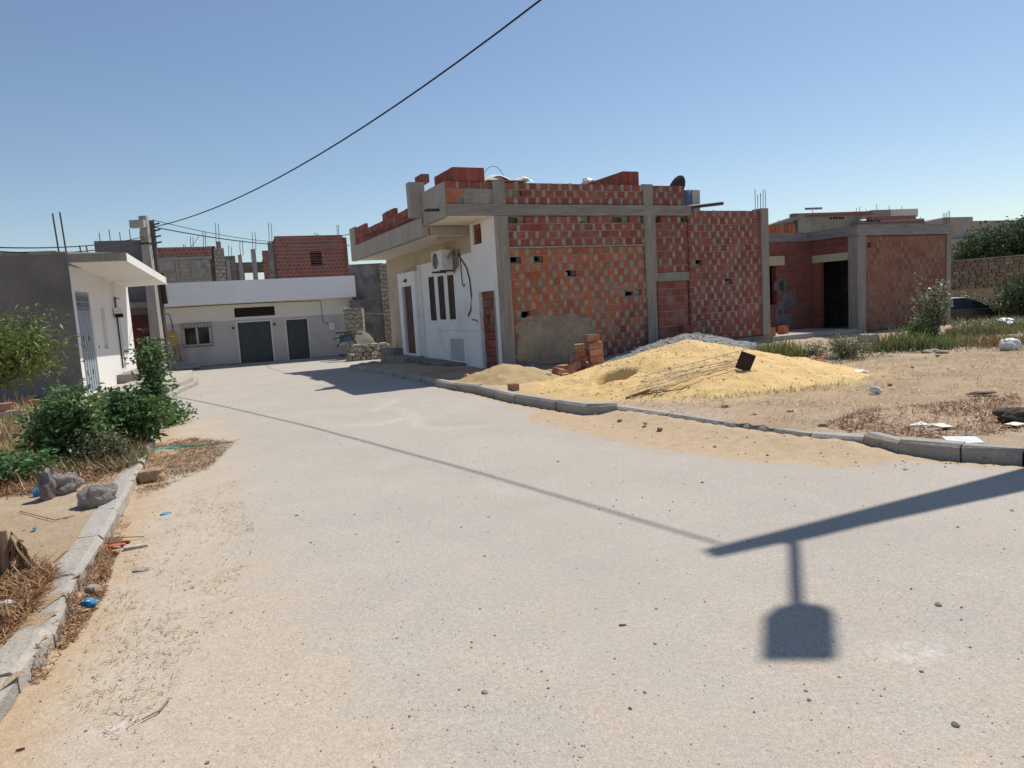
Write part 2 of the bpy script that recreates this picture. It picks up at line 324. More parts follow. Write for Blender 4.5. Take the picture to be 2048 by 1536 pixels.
def segdist(X, Y, P):
    d = np.full(X.shape, 1e9)
    for a, b in zip(P, P[1:]):
        ab = b-a; t = np.clip(((X-a[0])*ab[0]+(Y-a[1])*ab[1])/(ab@ab+1e-9), 0, 1)
        d = np.minimum(d, np.hypot(X-a[0]-t*ab[0], Y-a[1]-t*ab[1]))
    return d
GRID = {}
def tz(x, y):
    """height of the walked-on surface at a point (bilinear on the ground grid)"""
    xs, ys, Z = GRID['xs'], GRID['ys'], GRID['Z']
    i = min(max(int(np.searchsorted(xs, x))-1, 0), len(xs)-2); k = min(max(int(np.searchsorted(ys, y))-1, 0), len(ys)-2)
    u = min(1, max(0, (x-xs[i])/(xs[i+1]-xs[i]))); v = min(1, max(0, (y-ys[k])/(ys[k+1]-ys[k])))
    return float((Z[k, i]*(1-u)+Z[k, i+1]*u)*(1-v)+(Z[k+1, i]*(1-u)+Z[k+1, i+1]*u)*v)
def near(x, y, key):
    xs, ys = GRID['xs'], GRID['ys']
    return GRID[key][min(int(np.searchsorted(ys, y)), len(ys)-1), min(int(np.searchsorted(xs, x)), len(xs)-1)]
def gmat():
    """one dusty earth / worn asphalt shader, mixed by the mesh attributes dust and sand"""
    def make(name, base, base2, dust, dust2, fine_s, bump):
        m = bpy.data.materials.new(name); m.use_nodes = True; nt = m.node_tree; N = nt.nodes; L = nt.links; b = N['Principled BSDF']
        b.inputs['Roughness'].default_value = .95; b.inputs['Specular IOR Level'].default_value = .15
        geo = N.new('ShaderNodeNewGeometry')
        def nz(s, d=6, r=.6):
            n = N.new('ShaderNodeTexNoise'); n.inputs['Scale'].default_value = s; n.inputs['Detail'].default_value = d; n.inputs['Roughness'].default_value = r
            L.new(geo.outputs['Position'], n.inputs['Vector']); return n.outputs['Fac']
        def mr(src, a, c, d=0., e=1.):
            r = N.new('ShaderNodeMapRange'); L.new(src, r.inputs[0])
            for i, v in enumerate((a, c, d, e)): r.inputs[i+1].default_value = v
            return r.outputs[0]
        def mix(f, a, c, mode='MIX'):
            x = N.new('ShaderNodeMix'); x.data_type = 'RGBA'; x.blend_type = mode
            for s, v in ((x.inputs[0], f), (x.inputs[6], a), (x.inputs[7], c)):
                if isinstance(v, tuple): s.default_value = (*v, 1)
                elif isinstance(v, float): s.default_value = v
                else: L.new(v, s)
            return x.outputs[2]
        def mth(op, a, c):
            x = N.new('ShaderNodeMath'); x.operation = op
            for s, v in ((x.inputs[0], a), (x.inputs[1], c)):
                if isinstance(v, float): s.default_value = v
                else: L.new(v, s)
            return x.outputs[0]
        A = mix(mr(nz(.7), .35, .65), base, base2)
        A = mix(mr(nz(2.6, 8, .7), .52, .75, 0, .5), A, tuple(c*1.12 for c in base))
        D = mix(mr(nz(1.9), .35, .65), dust, dust2)
        D = mix(mr(nz(9, 6, .7), .5, .75, 0, .55), D, tuple(c*.78 for c in dust2))
        at = N.new('ShaderNodeAttribute'); at.attribute_name = 'dust'
        ds = mr(mth('ADD', at.outputs['Fac'], mth('MULTIPLY', mth('SUBTRACT', nz(2.2, 8, .65), .5), 1.3)), .25, .75)
        out = mix(ds, A, D)
        a2 = N.new('ShaderNodeAttribute'); a2.attribute_name = 'sand'
        s2 = mr(mth('ADD', a2.outputs['Fac'], mth('MULTIPLY', mth('SUBTRACT', nz(3, 8, .65), .5), 1.2)), .3, .8)
        out = mix(s2, out, (.60, .425, .19))
        a4 = N.new('ShaderNodeAttribute'); a4.attribute_name = 'earth'
        s4 = mr(mth('ADD', a4.outputs['Fac'], mth('MULTIPLY', mth('SUBTRACT', nz(3.3, 9, .7), .5), 1.1)), .3, .7)
        out = mix(s4, out, mix(mr(nz(7, 6, .7), .4, .65), (.47, .355, .235), (.40, .29, .185)))
        out = mix(mr(nz(1.1, 9, .72), .56, .72, 0, .22), out, (.50, .385, .30))
        a3 = N.new('ShaderNodeAttribute'); a3.attribute_name = 'chalk'
        s3 = mth('MULTIPLY', a3.outputs['Fac'], mr(nz(14, 6, .7), .38, .62))
        out = mix(s3, out, (.56, .50, .455))
        out = mix(1.0, out, mr(nz(fine_s, 3, .85), .25, .75, .58, 1.42), 'MULTIPLY')
        out = mix(1.0, out, mr(nz(38, 5, .75), .3, .7, .86, 1.14), 'MULTIPLY')
        vo = N.new('ShaderNodeTexVoronoi'); vo.inputs['Scale'].default_value = 115; L.new(geo.outputs['Position'], vo.inputs['Vector'])
        sx = N.new('ShaderNodeSeparateColor'); L.new(vo.outputs['Color'], sx.inputs[0])
        spk = mth('MULTIPLY', mr(vo.outputs['Distance'], .25, .4, 1., 0.), mr(sx.outputs[0], .70, .72))
        out = mix(mth('MULTIPLY', spk, .55), out, mix(sx.outputs[1], (.13, .115, .1), (.62, .57, .5)))
        L.new(out, b.inputs['Base Color'])
        bp = N.new('ShaderNodeBump'); bp.inputs['Strength'].default_value = bump; bp.inputs['Distance'].default_value = .02
        hh = mth('ADD', mth('MULTIPLY', nz(60, 4, .7), .5), mth('ADD', mth('MULTIPLY', nz(11, 6, .65), .7), mth('MULTIPLY', spk, .35)))
        L.new(hh, bp.inputs['Height']); L.new(bp.outputs[0], b.inputs['Normal'])
        return m
    return (make('dusty_asphalt', (.43, .385, .335), (.39, .35, .305), (.48, .405, .315), (.45, .375, .29), 160, .3),
            make('dry_earth', (.42, .31, .205), (.34, .245, .155), (.49, .395, .30), (.43, .335, .24), 130, .9))
m_road, m_earth = gmat()
CHALK = [[(760, 815), (800, 818), (830, 835), (835, 850), (870, 858), (970, 852)], [(700, 850), (760, 850), (800, 838)], [(790, 800), (750, 822)]]
def grid_axes():
    xs = np.concatenate([np.arange(-34, -12, .5), np.arange(-12, 9, .12), np.arange(9, 22, .3), np.arange(22, 60.1, 1.0)])
    ys = np.concatenate([np.arange(-6, 1, .4), np.arange(1, 8, .09), np.arange(8, 20, .14), np.arange(20, 36, .3), np.arange(36, 70.1, 1.2)])
    return xs, ys
def build_ground():
    xs, ys = grid_axes(); X, Y = np.meshgrid(xs, ys); nx = len(xs)
    ins = inside(X, Y); dkl = segdist(X, Y, KL); dkr = segdist(X, Y, KR); dk = np.minimum(dkl, dkr)
    Z = np.zeros_like(X)
    sp_l = segdist(X, Y, KL[:-5]); drift = [G(*p)[:2] for p in [(1130, 832), (1230, 850), (1380, 880), (1520, 895), (1680, 905)]]
    drd = segdist(X, Y, drift)
    cx = (xs[:-1]+xs[1:])/2; cy = (ys[:-1]+ys[1:])/2; CX, CY = np.meshgrid(cx, cy); cin = inside(CX, CY)
    N1 = np.array([[fbm(x, y, .7) for x in xs] for y in ys]); N2 = np.array([[fbm(x, y, .35) for x in xs] for y in ys]); N4 = np.array([[fbm(x, y, 4, 2) for x in xs] for y in ys])
    dr = np.array([[drop(x, y) for x in xs] for y in ys])
    edge = np.clip(np.maximum(np.maximum((Y-52)/16, (-X-24)/9), (X-45)/14), 0, 1); dr = dr - 1.75*edge**2
    zl = dr + .085 + .035*N1 + np.where(dk > .3, .012*N4, 0); zr = dr + .006*N2
    # dirt drifted against the right kerb on the road side
    zr = zr + .075*np.exp(-(dkr/.4)**2)*np.clip((X-1.2)*3, 0, 1)*np.clip((3.7-X)*2, 0, 1)*(Y < 12)
    GRID.update(xs=xs, ys=ys, Z=np.where(ins, zr, zl), ins=ins, dkl=dkl, dkr=dkr)
    dust_r = np.clip(1.15-sp_l/1.5, 0, 1) + np.clip(.85-drd/.85, 0, 1)*(X > .3) + np.clip((5.5-Y)/7, 0, .55) + np.clip(.7-dkr/.5, 0, 1)*(Y < 14) + .3*np.clip(.8-dkl/1.2, 0, 1)
    chalk = np.zeros_like(X)
    for pl in CHALK:
        chalk = np.maximum(chalk, np.exp(-(segdist(X, Y, [G(*p)[:2] for p in pl])/.07)**2))
    for p, r in (((1830, 1305), .14), ((222, 1458), .07)):
        c = G(*p)[:2]; chalk = np.maximum(chalk, 1.3*np.exp(-(np.hypot(X-c[0], (Y-c[1])*1.6)/r)**2))
    earth = 1.15*np.clip(1.25-drd/.75, 0, 1)*(X > .2)*(Y < 13) + np.clip(1.1-dkr/.28, 0, 1)*(Y < 14)*(X > -2) + .8*np.clip(1.1-sp_l/.5, 0, 1)
    sandc = np.array((3.1, 12.5)); sd = np.hypot((X-sandc[0])/3.5, (Y-sandc[1])/2.8)
    sand = np.clip(1.7-sd*1.35, 0, 1)*(~ins) + .9*np.clip(1.2-np.hypot(X-.1, Y-14.6)/1.3, 0, 1)*(~ins)
    lot_dust = np.clip(.35+N2*.8, 0, 1)
    cdk = np.minimum(segdist(CX, CY, KL), segdist(CX, CY, KR))
    for name, sel, Zs, mat, du, sa in (('road', cin | (cdk < .45), zr - .02*(~ins), m_road, dust_r, np.zeros_like(X)), ('earth_lot', (~cin) & (cdk > .05), zl, m_earth, lot_dust, sand)):
        jj, ii = np.nonzero(sel); q = np.stack([jj*nx+ii, jj*nx+ii+1, (jj+1)*nx+ii+1, (jj+1)*nx+ii], 1)
        used, inv = np.unique(q, return_inverse=True); q = inv.reshape(-1, 4)
        V = np.stack([X.ravel(), Y.ravel(), Zs.ravel()], 1)[used]
        me = npmesh(name, V, q, mat, True)
        for an, arr in (('dust', du), ('sand', sa), ('chalk', chalk*(1 if name == 'road' else 0)), ('earth', earth*(1 if name == 'road' else 0))):
            at = me.attributes.new(an, 'FLOAT', 'POINT'); at.data.foreach_set('value', arr.ravel()[used].astype(np.float32))
        o = bpy.data.objects.new(name, me); COL.objects.link(o); tag(o, {'road': 'dusty pale asphalt street', 'earth_lot': 'dry earth of the empty lots and verges'}[name], None, kind='structure')
    b = MB(); b.add([(-900, -300, -1.6), (900, -300, -1.6), (900, 1500, -1.6), (-900, 1500, -1.6)], [(0, 1, 2, 3)])
    tag(b.obj('ground', m_earth), 'flat dry ground reaching the horizon', None, kind='structure')
build_ground()

def kerb(name, label, P, step, hgt, width, side, lo=None, skip=None):
    """kerb stones laid end to end along P (the road-side foot line)"""
    root = thing(name, label, None); root['kind'] = 'structure'
    Q = resample(P, step)
    for k, (a, b) in enumerate(zip(Q, Q[1:])):
        mid = (a+b)/2
        if skip and skip(mid): continue
        d = b-a; Ln = np.linalg.norm(d)-.014; an = math.atan2(d[1], d[0]); h = hgt(mid)+random.uniform(-.012, .012)
        mb = MB(); w = width; c = .03
        prof = [(0, -.18), (0, h-c), (side*c, h), (side*w, h), (side*w, -.18)]
        mb.prism(prof if side > 0 else prof[::-1], 'x', -Ln/2, Ln/2)
        for i in range(len(mb.v)):
            v = mb.v[i]; mb.v[i] = (v[0]+random.uniform(-.008, .008), v[1]+random.uniform(-.007, .007), v[2]+random.uniform(-.006, .006))
        o = mb.obj('kerb_stone', m_kerb, root); o.location = (mid[0], mid[1], drop(*mid)); o.rotation_euler = (random.uniform(-.06, .06), random.uniform(-.018, .018), an+random.uniform(-.05, .05))
kerb('left_kerb', 'worn concrete kerb stones beside the weedy verge', KL, 1.0, lambda m: .105, .165, 1)
def hk(m): return .105 if 1.35 < m[0] < 3.45 and m[1] < 11 else (.14 if m[0] > -1.7 else .1)
kerb('right_kerb', 'concrete kerb along the sand heap lot and corner house', KR, 1.0, hk, .15, 1)

# pavement slabs by the white shop-house and in front of the far house and corner house
b = MB(); b.add([(-9.3, 15.9, .1), (-7.75, 16.0, .1), (-8.75, 19.5, .07), (-10.9, 24.3, -.05), (-12.2, 24.0, -.05), (-10.6, 20.4, .07)], [(0, 1, 2, 3, 4, 5)])
for i in range(len(b.v)): pass
b.v += [(x, y, -.3) for x, y, z in b.v[:6]]; b.f += [(i, i+6, (i+1) % 6+6, (i+1) % 6) for i in range(6)]
for i in range(6): b.v[i] = (b.v[i][0], b.v[i][1], b.v[i][2]+.09)
tag(b.obj('pavement', m_paving), 'pale concrete pavement outside the white-fronted shop house', None, kind='structure')

# ------------------------------------------------------------------ hollow clay bricks
BL, CH = .295, .183           # module length and course height
def brick_mesh(m, L=BL-.014, h=CH-.014, d=.11, name='brick'):
    mb = MB(); c = .006
    # front face chamfered
    vs = []
    for y, k in ((0, c), (c, 0), (d, 0)):
        vs += [(-L/2+k, y, k), (L/2-k, y, k), (L/2-k, y, h-k), (-L/2+k, y, h-k)]
    fs = [(0, 1, 2, 3)] + [(r*4+i, (r+1)*4+i, (r+1)*4+(i+1) % 4, r*4+(i+1) % 4) for r in (0, 1) for i in range(4)]
    fs = [f[::-1] if i else f for i, f in enumerate(fs)]
    fs = [fs[0]] + [f[::-1] for f in fs[1:]]
    mb.add(vs, [tuple(f) for f in fs]); return mb.mesh(name, m)
BM = {'r': brick_mesh(m_brick), 'o': brick_mesh(m_brick_o)}
def blob(mb, cx, cz, w, h, y, t, n=9):
    """a smear of mortar squeezed over a joint: irregular disc standing t proud of y (towards -y)"""
    pts = []
    for k in range(n):
        a = 2*math.pi*k/n; r = 1+random.uniform(-.22, .22)
        ca, sa = math.cos(a), math.sin(a); e = .5
        pts.append((cx+w/2*r*math.copysign(abs(ca)**e, ca), cz+h/2*min(r, 1.05)*math.copysign(abs(sa)**e, sa)))
    base = [(p, y+.004, q) for p, q in pts]; top = [(cx+(p-cx)*.72, y-t, cz+(q-cz)*.78) for p, q in pts]
    mb.add(base+top, [tuple(range(n, 2*n))] + [(i, (i+1) % n, n+(i+1) % n, n+i) for i in range(n)])
def brick_panel(part, x0, x1, z0, z1, y, matfn=lambda x, z: 'r', smear=lambda x, z: 1.0, miss=(), singles=True, ch=CH, bl=BL, stuff=None, smw=.5, dirn='x'):
    """courses of bricks filling x0..x1, z0..z1 with front face at y; bricks are children of part, beds and smears one mortar mesh"""
    nrow = max(1, int(round((z1-z0)/ch))); ch = (z1-z0)/nrow; mo = MB()
    for r in range(nrow):
        zb = z0+r*ch
        if r: mo.box(x0, y+.006+random.uniform(-.002, .003), zb-.009, x1, y+.09, zb+.009)
        x = x0 - (bl*random.uniform(.4, .6) if r % 2 else bl*random.uniform(0, .1))
        while x < x1-.02:
            a, c = max(x, x0), min(x+bl, x1); x += bl
            if c-a < .05: continue
            cx = (a+c)/2
            if any(h[0]-.04 < cx < h[2]+.04 and h[1]-.05 < zb+ch/2 < h[3]+.05 for h in miss): continue
            yy = y+random.uniform(-.004, .006)
            k = matfn(cx, zb+ch/2)
            if singles:
                o = bpy.data.objects.new('brick', BM[k]); COL.objects.link(o); o.parent = part
                o.location = (cx, yy, zb+.007); o.scale = ((c-a-.014)/(BL-.014), 1, (ch-.014)/(CH-.014))
                o.rotation_euler = (0, random.uniform(-.008, .008), random.uniform(-.008, .008))
            else:
                stuff[k].box(a+.007, yy, zb+.007, c-.007, yy+.1, zb+ch-.007, .003)
            if c < x1-.03:
                mo.box(c-.009, y+.005, zb, c+.009, y+.09, zb+ch)
                s = smear(c, zb+ch/2)
                if random.random() < s:
                    blob(mo, c+random.uniform(-.02, .02), zb+ch/2+random.uniform(-.01, .01), random.uniform(.085, .135)*(.8+.3*s*smw), ch*(random.uniform(.86, 1.04) if random.random() < .85 else random.uniform(.5, .8)), y-.001, random.uniform(.004, .011), 11)
    return mo

# ------------------------------------------------------------------ the corner house
CO = np.array([-.19, 16.73]); HM = Frame(CO, math.radians(25.1))
hs = thing('corner_house', 'red brick house with white side wall and beige cantilevered roof slab', 'house', (CO[0], CO[1], 0), HM.ang)
ledge = 2.93
holesL = [(.37, 2.6, .6, 2.76), (1.05, 2.6, 1.2, 2.76), (1.88, 2.22, 2.08, 2.36), (.37, 3.5, .66, 3.64), (3.3, 3.47, 3.6, 3.64), (3.98, 3.48, 4.16, 3.62), (.62, 1.28, .88, 1.42), (3.62, 1.66, 3.86, 1.76), (2.3, 3.5, 2.42, 3.56)]
holesR = [(5.92, 2.4, 6.13, 2.5), (4.58, 3.47, 4.74, 3.64), (5.44, 3.45, 5.6, 3.64), (6.9, 1.9, 7.1, 1.98)]
bw = MB(); bw.wall('x', .1, .24, .0, 8.35, -.3, 3.8, holesL+holesR); bw.box(.0, .1, 3.9, 5.55, .24, 4.43)
wall_f = bw.obj('brick_wall', m_mortar, hs)
def mfn(x, z):
    if z > ledge or x > 4.3: return 'r'
    k = noise.noise(Vector((x*.5, z*.7, 2)))*.6 + (z-1.1)*.55 + (2.6-x)*.16
    return 'o' if k+random.uniform(-.08, .08) > .0 else 'r'
mo = brick_panel(wall_f, .35, 4.2, .0, ledge-.02, .0, mfn, lambda x, z: .97 if z > .2 else .6, holesL, True, smw=1.0)
mo.v += []; mo.obj('mortar', m_mortar, wall_f, kind='stuff')
st = {'r': MB(), 'o': MB()}
M2 = MB()
def addmb(a, b): a.add(b.v, b.f)
addmb(M2, brick_panel(wall_f, .35, 4.2, ledge+.02, 3.66, .0, mfn, lambda x, z: .8, holesL, False, stuff=st))
addmb(M2, brick_panel(wall_f, 5.62, 8.15, .32, 3.8, .0, mfn, lambda x, z: .93, holesR, False, stuff=st))
addmb(M2, brick_panel(wall_f, 4.56, 5.6, 2.2, 3.66, .0, mfn, lambda x, z: .85, holesR, False, stuff=st))
addmb(M2, brick_panel(wall_f, .32, 4.2, 3.93, 4.43, .0, mfn, lambda x, z: .95, [(.5, 4.05, .62, 4.2)], False, stuff=st, ch=.168))
addmb(M2, brick_panel(wall_f, 4.5, 5.52, 3.93, 4.43, .0, mfn, lambda x, z: .9, (), False, stuff=st, ch=.168))
addmb(M2, brick_panel(wall_f, 4.58, 5.55, .2, 1.97, .03, mfn, lambda x, z: .0, (), False, stuff=st, ch=.2))
M2.box(.35, -.012, ledge-.02, 4.2, .09, ledge+.02, .004)
M2.obj('mortar', m_mortar, wall_f, kind='stuff'); st['r'].obj('brick_courses', m_brick, wall_f, kind='stuff'); st['o'].obj('brick_courses', m_brick_o, wall_f, kind='stuff')
# concrete frame
MB().box(-.01, -.035, -.3, .335, .3, 3.665, .004).obj('column', m_concv, hs)
MB().box(4.2, -.04, -.3, 4.5, .3, 3.665, .004).obj('column', m_concv, hs)
MB().box(4.5, -.02, 2.0, 4.56, .1, 3.665, .003).obj('column_margin', m_mortar, hs)
c3 = MB().box(8.15, -.05, -.3, 8.42, .3, 3.86, .004).obj('column', m_concv, hs)
for i in range(6):
    x, y = 8.19+.19*(i % 3)/2, .0+.2*(i//3); MB().tube([(x, y, 3.8), (x+random.uniform(-.02, .02), y, 4.38+random.uniform(-.12, .05))], .009, 5).obj('rebar', m_rebar, c3)
MB().box(4.56, -.018, 1.97, 5.6, .1, 2.2, .005).obj('lintel', m_conc, hs)
MB().box(-1.16, -.045, 3.665, 5.72, .3, 3.925, .005).obj('ring_beam', m_conch, hs)
MB().box(.0, -.03, 3.925, .315, .25, 4.45, .004).obj('parapet_post', m_conc, hs)
MB().box(4.2, -.03, 3.925, 4.5, .25, 4.45, .004).obj('parapet_post', m_conc, hs)
MB().box(4.5, -.09, -.3, 8.5, .12, .30, .01).obj('plinth', m_render_dark, hs)
# mortar daub on the lower left of the brickwork
pts = []
for k in range(90):
    a = 2*math.pi*k/90; r = 1+.30*noise.noise(Vector((math.cos(a)*1.7, math.sin(a)*1.7, 5)))+.13*noise.noise(Vector((math.cos(a)*6, math.sin(a)*6, 1)))
    ca, sa = math.cos(a), math.sin(a)
    pts.append((1.42+1.13*r*math.copysign(abs(ca)**.6, ca), .70+.58*r*math.copysign(abs(sa)**.65, sa)))
n = len(pts); mb = MB(); ce = [(p, .0, q) for p, q in pts]; tp = [(1.42+(p-1.42)*.95, -.024, .70+(q-.70)*.94) for p, q in pts]; t2 = [(1.42+(p-1.42)*.5, -.03, .70+(q-.70)*.5) for p, q in pts]
mb.add(ce+tp+t2, [(i, (i+1) % n, n+(i+1) % n, n+i) for i in range(n)]+[(n+i, n+(i+1) % n, 2*n+(i+1) % n, 2*n+i) for i in range(n)]+[tuple(range(2*n, 3*n))])
mb.obj('render_patch', MAT('rough_render_patch', (.40, .33, .24), (.29, .235, .175), scale=2.0, bump=1.0, bscale=9, bdist=.03, stain=(.21, .18, .15), stain_scale=2.2, stain_amt=.4), hs, True)
MB().box(.34, -.02, -.2, 2.5, .03, .22, .012).obj('render_base', m_render_dark, hs)
# body of the house behind (roof deck and hidden walls)
MB().box(.02, .24, 3.5, 8.35, 9.3, 3.66).box(8.1, .24, -.3, 8.33, 9.3, 3.6).box(.02, 9.06, -.3, 8.35, 9.3, 3.6).obj('roof_deck', m_conc, hs)
# white side wall (runs along local y, faces -x)
SW = HM
ops = [(.14, .0, 1.13, 1.96), (2.79, 1.3, 3.27, 2.5), (3.56, 1.3, 4.06, 2.52), (4.35, 1.28, 4.86, 2.55), (5.96, .26, 6.97, 2.37), (.72, 3.12, 1.26, 3.6)]
sd = MB().wall('y', -.03, .2, -.02, 5.6, -.3, 2.96, [o for o in ops if o[0] < 5.5 and o[3] < 3])
sd.wall('y', -.03, .2, -.02, 1.42, 2.96, 3.664, [ops[5]])
sd.obj('white_wall', m_white, hs)
MB().wall('y', .0, .2, 1.42, 7.35, 2.96, 3.66).box(.0, .3, 3.64, .3, 9.1, 3.655).wall('y', .0, .2, 5.6, 7.35, -.3, 2.96, [ops[4]]).wall('y', .0, .2, 7.35, 9.3, -.3, 3.66, [(7.6, 1.75, 8.1, 2.75)]).obj('beige_wall', m_beige, hs)
# white door surround standing proud
ds = MB().wall('y', -.22, .0, 5.6, 7.35, -.1, 2.8, [(5.96, .26, 6.97, 2.37)])
ds.obj('door_surround', m_white, hs)
MB().box(-.1, 5.5, -.1, -.035, 5.6, 2.96).obj('pilaster', m_white, hs)
dr = MB().box(-.13, 5.965, .26, -.08, 6.965, 2.365).obj('door', m_maroon, hs)
db = MB()
for k in range(4): db.box(-.145, 6.05+k*.22, .34, -.13, 6.21+k*.22, 2.28)
db.obj('door_panel', m_maroon, dr)
MB().box(-.17, 6.02, 1.2, -.146, 6.08, 1.34).obj('handle', m_alu, dr)
MB().box(-.26, 6.36, 2.5, -.22, 6.5, 2.6).box(-.3, 6.42, 2.52, -.24, 6.56, 2.55).obj('wall_lamp', m_iron, hs)
m_curtain = MAT('pale_curtain', (.55, .5, .44), (.33, .27, .23), scale=9, stretch=(1, 1, .3), bump=.2)
for o in ops[1:4]:
    wf = MB().box(.06, o[0], o[1], .1, o[2], o[3]).obj('window', m_glass, hs)
    gr = MB()
    nv = 4
    for k in range(nv+1):
        yy = o[0]+.02+(o[2]-o[0]-.04)*k/nv; gr.box(-.02, yy-.012, o[1], .004, yy+.012, o[3])
    for k in range(10):
        zz = o[1]+.04+(o[3]-o[1]-.08)*k/9; gr.box(-.026, o[0], zz-.01, -.02, o[2], zz+.01)
    gr.obj('grille', m_iron, wf)
    MB().box(.045, o[0], o[1]+.14, .055, o[0]+.2, o[3]).box(.045, o[2]-.2, o[1]+.1, .055, o[2], o[3]).obj('curtain', m_curtain, wf)
MB().box(.09, 7.6, 1.75, .13, 8.1, 2.75).obj('window', m_glass, hs); 
gr = MB()
for k in range(5): gr.box(.02, 7.62+k*.11, 1.75, .045, 7.65+k*.11, 2.75)
gr.obj('grille', m_iron, hs)
MB().box(.1, .72, 3.12, .14, 1.26, 3.6).obj('vent', m_black, hs)
vg = MB()
for k in range(4): vg.box(.0, .76+k*.14, 3.12, .03, .80+k*.14, 3.6)
for k in range(5): vg.box(.03, .72, 3.15+k*.1, .045, 1.26, 3.18+k*.1)
vg.obj('vent_bars', m_brick, hs)
# bricked-up doorway
bd = MB().box(.14, .14, -.1, .2, 1.13, 1.96).obj('doorway_infill', m_mortar, hs)
for r in range(10):
    zb = .0+r*.196; y = .14-(0 if r % 2 else .14)
    while y < 1.12:
        a, c = max(y, .145), min(y+.295, 1.125); y += .295
        if c-a < .04 or (r == 6 and .5 < (a+c)/2 < .75): continue
        o = bpy.data.objects.new('brick', BM['r']); COL.objects.link(o); o.parent = bd
        o.location = (.06+random.uniform(-.006, .006), (a+c)/2, zb+.006); o.rotation_euler = (0, 0, -math.pi/2); o.scale = ((c-a-.012)/(BL-.014), .7, .18/(CH-.014))
# meter niche with raised frame
MB().wall('y', -.07, -.03, 2.1, 3.4, .06, .9, [(2.24, .18, 3.26, .78)]).obj('niche_frame', m_white, hs)
MB().box(-.05, 2.24, .18, -.032, 3.26, .78).obj('niche_panel', MAT('niche_grey_paint', (.50, .50, .49), (.45, .45, .44)), hs)
MB().box(-.072, 1.3, 1.02, -.03, 4.7, 1.045, .004).obj('wall_ledge', m_white, hs)
# raised doorstep and pavement
MB().box(-.62, 2.15, -.3, -.0, 5.5, .16, .01).obj('plinth_step', m_render_dark, hs)
MB().box(-.75, 5.5, -.3, -.02, 8.2, .2, .012).obj('doorstep', m_conc, hs)
MB().box(-.5, 7.4, -.3, -.01, 9.0, .36, .012).obj('side_step', m_render_dark, hs)
# cantilevered slab, first bay: fascia with brick nose at the front
MB().box(-1.04, .305, 3.645, .19, 1.6, 3.9).box(-1.1, -.02, 3.652, -.04, .305, 3.664).obj('soffit_slab', m_soffit, hs)
MB().box(-1.165, .02, 3.66, -1.02, 1.62, 4.43, .004).obj('fascia', m_fascia, hs)
eb = MB().box(-1.02, .03, 3.926, .0, .2, 4.43).obj('end_parapet', m_mortar, hs)
stE = {'r': MB(), 'o': MB()}
mo = brick_panel(eb, -1.15, -.02, 3.93, 4.44, .0, lambda x, z: 'o' if x < -.6 and z < 4.25 else 'r', lambda x, z: .35, [(-.7, 3.9, .1, 4.26)], True, ch=.17)
mo.obj('mortar', m_mortar, eb, kind='stuff')
pd = MB()
for k in range(16): blob(pd, random.uniform(-.62, -.08), random.uniform(3.97, 4.22), random.uniform(.2, .36), random.uniform(.12, .22), .0, random.uniform(.012, .028))
pd.box(-.72, -.008, 3.93, -.0, .06, 4.265, .006).obj('render_patch', m_conc, hs)
# holes in the end brick
# second bay: lower slab, taupe fascia, broken brick parapet
MB().box(-1.03, 1.72, 3.405, .0, 9.13, 3.56).obj('soffit_slab', m_soffit, hs)
MB().box(-1.0, 1.6, 3.42, .0, 1.7, 3.72).obj('beam_end', m_fascia, hs)
MB().box(-1.2, 1.64, 3.40, -1.04, 9.3, 3.86, .004).obj('fascia', m_fascia, hs)
MB().box(-1.04, 1.72, 3.56, .0, 9.3, 3.66).box(-1.04, 9.14, 3.45, .0, 9.3, 3.86).obj('slab', m_conc, hs)
pb = MB().box(-1.13, 1.9, 3.86, -1.06, 8.9, 4.1).obj('parapet', m_mortar, hs)
y = 2.0
for r in range(3):
    y = 1.95 if r % 2 == 0 else 2.1
    while y < 8.8:
        if r < 2 or noise.noise(Vector((y*.55, 1, 4))) > .03 - .25*(y < 3):
            o = bpy.data.objects.new('brick', BM['r']); COL.objects.link(o); o.parent = pb
            o.location = (-1.16+random.uniform(-.012, .012), y+.14, 3.862+r*.192); o.rotation_euler = (0, random.uniform(-.02, .02)*r, -math.pi/2); o.scale = (1, 1, .186/(CH-.014))
        y += .3
MB().box(-1.45, 1.66, 3.862, -1.06, 1.9, 4.7, .005).box(-1.06, 1.75, 3.7, -.85, 1.9, 4.44).obj('parapet_pillar', m_fascia, hs)
MB().box(-1.2, 8.6, 3.862, -1.1, 9.28, 4.48, .004).box(-1.1, 9.2, 3.862, -.6, 9.28, 4.42).box(-1.1, 8.62, 4.38, -.62, 9.2, 4.46).obj('parapet_pillar', m_fascia, hs)
# drain spout and downpipe
MB().tube([(-1.16, .45, 3.86), (-1.52, .40, 3.845)], .035, 10).obj('drain_spout', m_pipe, hs)
MB().tube([(-1.18, 1.55, 3.95), (-1.21, 1.6, 3.9), (-1.21, 1.62, 3.68), (-1.13, 1.66, 3.6), (-.95, 1.58, 3.6), (-.1, 1.52, 3.6)], .018, 6).obj('cable_conduit', m_fascia, hs)
MB().tube([(-.02, 1.9, 3.42), (-.75, 1.85, 3.36)], .03, 8).obj('drain_spout', m_fascia, hs)
ph = thing('air_conditioner', 'white split air conditioner unit bracketed on the white side wall', 'air conditioner', HM.w(-.03, 3.0, 2.62), HM.ang)
MB().box(-.36, -.42, .0, -.06, .42, .52, .006).obj('casing', m_plastic_w, ph)
fan = MB(); fan.tube([(-.365, .12, .27), (-.372, .12, .27)], .21, 20).obj('fan_grille', m_iron, ph)
fr = MB()
for k in range(4): fr.tube([(-.378, .12+(.05+.045*k)*math.cos(t*math.pi/8), .27+(.05+.045*k)*math.sin(t*math.pi/8)) for t in range(17)], .006, 4)
fr.obj('fan_ring', m_alu, ph)
